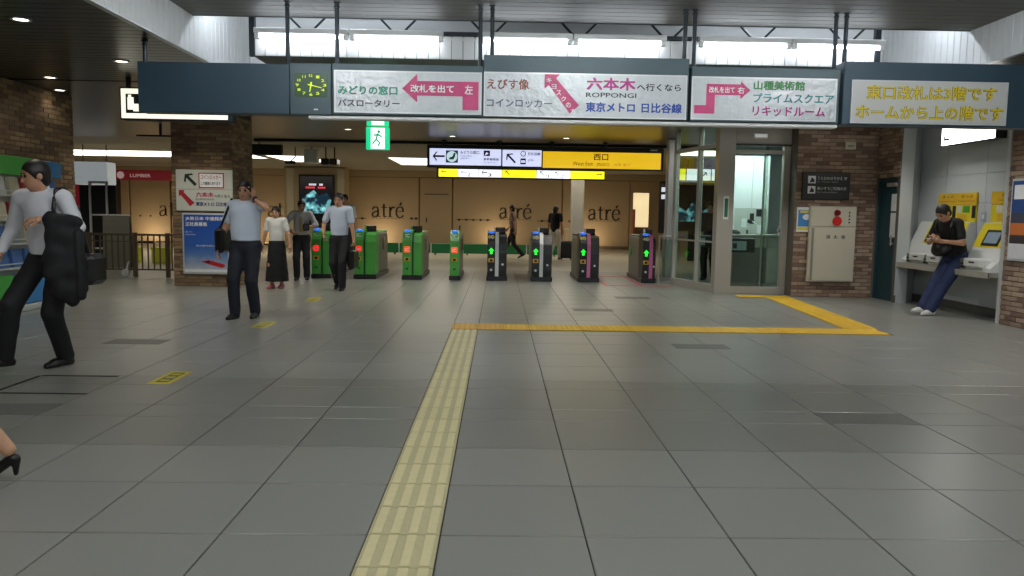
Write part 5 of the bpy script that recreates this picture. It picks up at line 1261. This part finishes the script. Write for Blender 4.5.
# 1 man striding to the left, jacket over his arm
p1, i1 = person('man in white shirt striding left with a black jacket over his arm', (-3.72, 6.50, 0), R(176), 1.74, pelvis=(0, 0, .90), lean=7, ankles=((.25, .22, .12), (-.06, -.06, .085)), toes=((.6, 1, .05), (.3, 1, 0)),
    wrists=((.34, .10, .93), (-.12, .25, 1.20)), elbows=((.5, -1, -.2), (-1, -.35, -.5)), head=(-40, -10), shirt=shirt_w, sleeve='long', pants=blk, shoe=leather, res=.011, palm=((-1, 0, 0), (0, -.3, -1)), finger=(None, (.75, .6, -.05)), curl=(22, 50))
j = held('suit_jacket', 'black suit jacket draped over the arm of the man striding left', 'jacket', p1); w = i1['wr'][1]; e = i1['elb'][1]
q = SDF(); mid = (w + e) / 2
for a_, L, dx in ((-.05, .50, -.02), (.2, .60, -.02), (.45, .58, .0), (.7, .44, .0)):
    c = e + (w - e) * a_ + A_(-.01, .06, .02); q.cap(c, c + A_(dx, .0, -L), .04, .062, .05, (0, 1, 0), 1.6)
for a_, L in ((.1, .36), (.5, .3)):
    c = e + (w - e) * a_ + A_(.0, -.05, .02); q.cap(c, c + A_(-.01, -.02, -L), .035, .045, .04, (0, 1, 0), 1.6)
q.cap(e + A_(.0, 0.02, .04), e + (w - e) * .72 + A_(0, .02, .04), .05, .045, .04)
link(bpy.data.objects.new('jacket_cloth', q.mesh('jacket_cloth', blk, .012, .008)), j)
q = SDF(); c = e + (w - e) * .05 + A_(-.05, .05, -.05); q.cap(c, c + A_(-.03, .03, -.5), .042, .036, .02); link(bpy.data.objects.new('sleeve', q.mesh('sleeve', blk, .012, .004)), j)
bag = held('shoulder_bag', 'black shoulder bag on the back of the man striding left', 'bag', p1)
MB().bev((-.34, -.28, .68), (-.16, -.04, .94), .04).build('bag_body', leather, bag); sh = i1['sh'][1]
MB().tube([tuple(sh + A_(.03, .10, -.10)), tuple(sh + A_(.035, .045, .065)), tuple(sh + A_(.03, -.06, .07)), tuple(sh + A_(-.03, -.13, -.1)), (-.25, -.14, .93)], .018, 6).build('strap', leather, bag)
MB().tube([tuple(sh + A_(.03, .10, -.10)), (-.19, .12, 1.16), (-.25, -.06, .93)], .016, 6).build('strap', leather, bag)

# 2 man on the phone
p2, i2 = person('heavy man in white short-sleeved shirt holding a phone to his ear', (-3.11, 9.62, 0), R(176), 1.68, lean=-2, fat=1.22, ankles=((.11, .10, .085), (-.09, -.05, .085)), wrists=((.33, .02, .86), (-.155, .11, 1.49)), elbows=((.3, -1, 0), (-1, .35, -.7)), head=(4, -4), shirt=shirt_b, pants=navy, shoe=leather, res=.012,
    palm=((-1, 0, 0), (1, -.2, 0)), finger=(None, (.05, -.12, 1)), curl=(25, 35))
ph = held('mobile_phone', 'dark mobile phone at the ear of the heavy man', 'phone', p2); w = i2['wr'][1]
MB().bev((w[0] + .022, w[1] - .035, w[2] + .03), (w[0] + .034, w[1] + .035, w[2] + .17), .004).build('phone_body', leather, ph); box('phone_screen', (w[0] + .034, w[1] - .03, w[2] + .04), (w[0] + .036, w[1] + .03, w[2] + .16), m_smoke, ph)
wt = held('wrist_watch', 'dark wrist watch of the man on the phone', 'watch', p2); d = unit(i2['wr'][1] - i2['elb'][1]); c = i2['wr'][1] - d * .03
MB().cyl(tuple(c - d * .012), tuple(c + d * .012), .037, n=16).build('watch_strap', leather, wt); MB().ball(tuple(c + A_(-.036, .01, 0)), (.010, .018, .018)).build('watch_face', m_alu, wt, True)
bg = held('side_bag', 'black bag hanging behind the hip of the man on the phone', 'bag', p2)
MB().bev((.24, -.16, .80), (.36, .10, 1.10), .03).build('bag_body', leather, bg); sh = i2['sh'][0]
MB().tube([(.31, .04, 1.08), tuple(sh + A_(.02, .075, -.06)), tuple(sh + A_(-.01, .02, .075)), tuple(sh + A_(.0, -.07, .0)), (.31, -.1, 1.08)], .014, 6).build('strap', leather, bg)

# 3 woman with pink shoes
person('short woman in white top and long black skirt with pink shoes', (-3.80, 13.40, 0), R(172), 1.40, wrists=((.30, .04, .86), (-.31, .03, .84)), ankles=((.08, .08, .085), (-.08, -.04, .085)), shirt=M('white_top', (206, 206, 200), .8), collar=False, pants=None, hair='long', skirt=(.15, .165, .24, blk), shoe=M('pink_shoe', (204, 110, 132), .5), hem=False, head=(5, -12))
# 4 man with tie
p4, i4 = person('man with a loosened tan tie carrying things by the green gates', (-3.80, 15.08, 0), R(190), 1.54, wrists=((.20, .20, 1.04), (-.13, .26, 1.12)), elbows=((1, -.4, -.4), (-1, -.4, -.4)), shirt=shirt_g, sleeve='roll', pants=blk, tie=M('tan_tie', (150, 138, 100), .6), head=(10, -14), fat=1.05, ankles=((.10, .06, .085), (-.10, -.04, .085)), curl=(45, 50))
cs = held('camera_pouch', 'small black pouch in the hand of the man with the tie', 'pouch', p4); w = i4['wr'][1]
MB().bev((w[0] - .05, w[1] + .03, w[2] - .06), (w[0] + .07, w[1] + .12, w[2] + .08), .02).build('pouch_body', leather, cs); MB().tube([(w[0] - .02, w[1] + .07, w[2] + .08), (w[0] + .01, w[1] + .07, w[2] + .12), (w[0] + .04, w[1] + .07, w[2] + .08)], .006, 5).build('loop', leather, cs)
# 5 man half hidden behind
person('man in white shirt half hidden behind the man with the tie', (-3.52, 17.9, 0), R(180), 1.72, shirt=shirt_w, pants=char, head=(0, -6), ankles=((.10, .1, .085), (-.10, -.08, .085)))
# 6 man with briefcase
p6, i6 = person('man in pale blue shirt walking forward with a black briefcase', (-2.70, 13.25, 0), R(178), 1.64, wrists=((.24, .14, .98), (-.265, .03, .84)), elbows=((.6, -1, -.2), (-.35, -1, 0)), shirt=shirt_b, pants=char, head=(-4, -8), ankles=((.07, -.14, .14), (-.07, .12, .085)), toes=((.05, 1, -.35), (-.08, 1, 0)), shoe=leather, curl=(30, 62), res=.012)
bc = held('briefcase', 'black briefcase in the hand of the man in the pale blue shirt', 'briefcase', p6); w = i6['wr'][1]
MB().bev((w[0] - .045, w[1] - .19, w[2] - .48), (w[0] + .045, w[1] + .21, w[2] - .17), .02).build('case_body', leather, bc); MB().tube([(w[0], w[1] - .08, w[2] - .17), (w[0], w[1] - .06, w[2] - .10), (w[0], w[1] + .08, w[2] - .10), (w[0], w[1] + .10, w[2] - .17)], .010, 6).build('handle', leather, bc); box('flap', (w[0] - .05, w[1] - .185, w[2] - .30), (w[0] + .05, w[1] + .205, w[2] - .28), m_gb, bc)
# 7, 8 passers-by beyond the gates
person('person in patterned shirt and dark trousers walking left beyond the gates', (.44, 23.5, 0), R(80), 1.60, lean=4, ankles=((.08, .32, .12), (-.08, -.30, .16)), toes=((0, 1, .2), (0, 1, -.5)), wrists=((.24, .22, .95), (-.24, -.1, .9)), shirt=M('patterned_shirt', (120, 96, 84), .8, var=.6, scale=22), pants=blk, collar=False, hem=False, res=.015)
p8, i8 = person('person in black top and white trousers walking beyond the gates', (1.66, 23.0, 0), R(-30), 1.60, lean=3, ankles=((.08, .20, .10), (-.08, -.18, .13)), toes=((0, 1, .1), (0, 1, -.4)), wrists=((.27, .02, .92), (-.26, .05, .88)), shirt=blk, pants=M('white_trousers', (212, 208, 200), .8), collar=False, hem=False, belt=False, hair='long', res=.015)
sc_ = thing('rolling_suitcase', 'small black rolling suitcase beside the person in white trousers', 'suitcase', (2.02, 23.1, 0))
MB().bev((-.17, -.1, .05), (.17, .12, .56), .03).build('shell', leather, sc_); MB().tube([(-.08, .08, .55), (-.08, .08, .92), (.08, .08, .92), (.08, .08, .55)], .012, 6).build('handle', m_alu, sc_)
for x in (-.13, .13): MB().cyl((x - .015, .05, .03), (x + .015, .05, .03), .03, n=10).build('wheel', m_gb, sc_)
# 9 man leaning on the ticket machine shelf
p9, i9 = person('man in black T-shirt and jeans leaning on the ticket machine shelf with his phone', (6.56, 11.02, 0), R(106), 1.74, pelvis=(0, 0, .83), lean=22, fat=1.1, ankles=((.03, .52, .085), (-.07, .46, .085)), toes=((.0, 1, .0), (-.15, 1, 0)), wrists=((.07, .36, 1.04), (-.09, .36, 1.02)), elbows=((1, -.5, -.7), (-1, -.5, -.7)), head=(0, -38), shirt=M('black_tshirt', (16, 16, 18), .8), pants=denim, shoe=M('white_sneaker', (206, 206, 200), .6), collar=False, belt=False, hem=False, curl=(48, 48), palm=((-.6, -.2, .8), (.6, -.2, .8)), finger=((-.55, .8, .1), (.55, .8, .1)), res=.011)
ph = held('mobile_phone', 'mobile phone in the hands of the leaning man', 'phone', p9); c = (i9['wr'][0] + i9['wr'][1]) / 2 + A_(0, .10, .03)
MB().bev(tuple(c + A_(-.036, -.07, -.005)), tuple(c + A_(.036, .07, .005)), .003).build('phone_body', m_alu, ph); box('phone_screen', tuple(c + A_(-.032, -.06, .005)), tuple(c + A_(.032, .06, .007)), m_smoke, ph)
bp = held('front_bag', 'black round bag worn at the belly of the leaning man', 'bag', p9)
q = SDF(); q.ell(i9['P'] + A_(.02, .26, .10), ((1, 0, 0), (0, 1, 0), (0, 0, 1)), (.15, .09, .125), .02).ell(i9['P'] + A_(.02, .32, .06), ((1, 0, 0), (0, 1, 0), (0, 0, 1)), (.11, .05, .08), .03); link(bpy.data.objects.new('bag_body', q.mesh('bag_body', leather, .012)), bp)
sh = i9['sh']
for i, sx in ((0, 1), (1, -1)): MB().tube([tuple(i9['P'] + A_(.10 * sx, .22, .19)), tuple(sh[i] + A_(-.05 * sx, .10, -.05)), tuple(sh[i] + A_(-.05 * sx, .04, .085))], .012, 6).build('strap', leather, bp)
# shirt print
i_ = i9; c = i_['P'] + i_['up'] * .36 * i_['s'] + i_['fw'] * .135
# 10 woman at the very left, only her heel in the picture
person('woman in a skirt at the left edge, only her black heel in the picture', (-2.60, 3.74, 0), R(96), 1.62, pelvis=(0, 0, .96), lean=4, ankles=((.06, .26, .15), (-.06, -.25, .165)), toes=((0, 1, -.1), (0, .88, -.5)), heel=.075, shirt=M('cream_blouse', (206, 200, 188), .8), collar=False, skirt=(.60, .14, .165, M('pale_skirt', (196, 200, 202), .8)), shoe=leather, hair='long', res=.011, skin=M('skin_light', (206, 160, 126), .5, var=.04), wrists=((.25, .2, .92), (-.25, -.12, .9)), hem=False)
# 11 clerk behind the glass
person('station clerk in dark uniform behind the slanting office glass', (4.50, 16.5, 0), R(150), 1.66, shirt=M('dark_uniform', (30, 34, 46), .7), sleeve='long', pants=blk, head=(0, -10), wrists=((.2, .25, 1.02), (-.2, .25, 1.02)), res=.014)
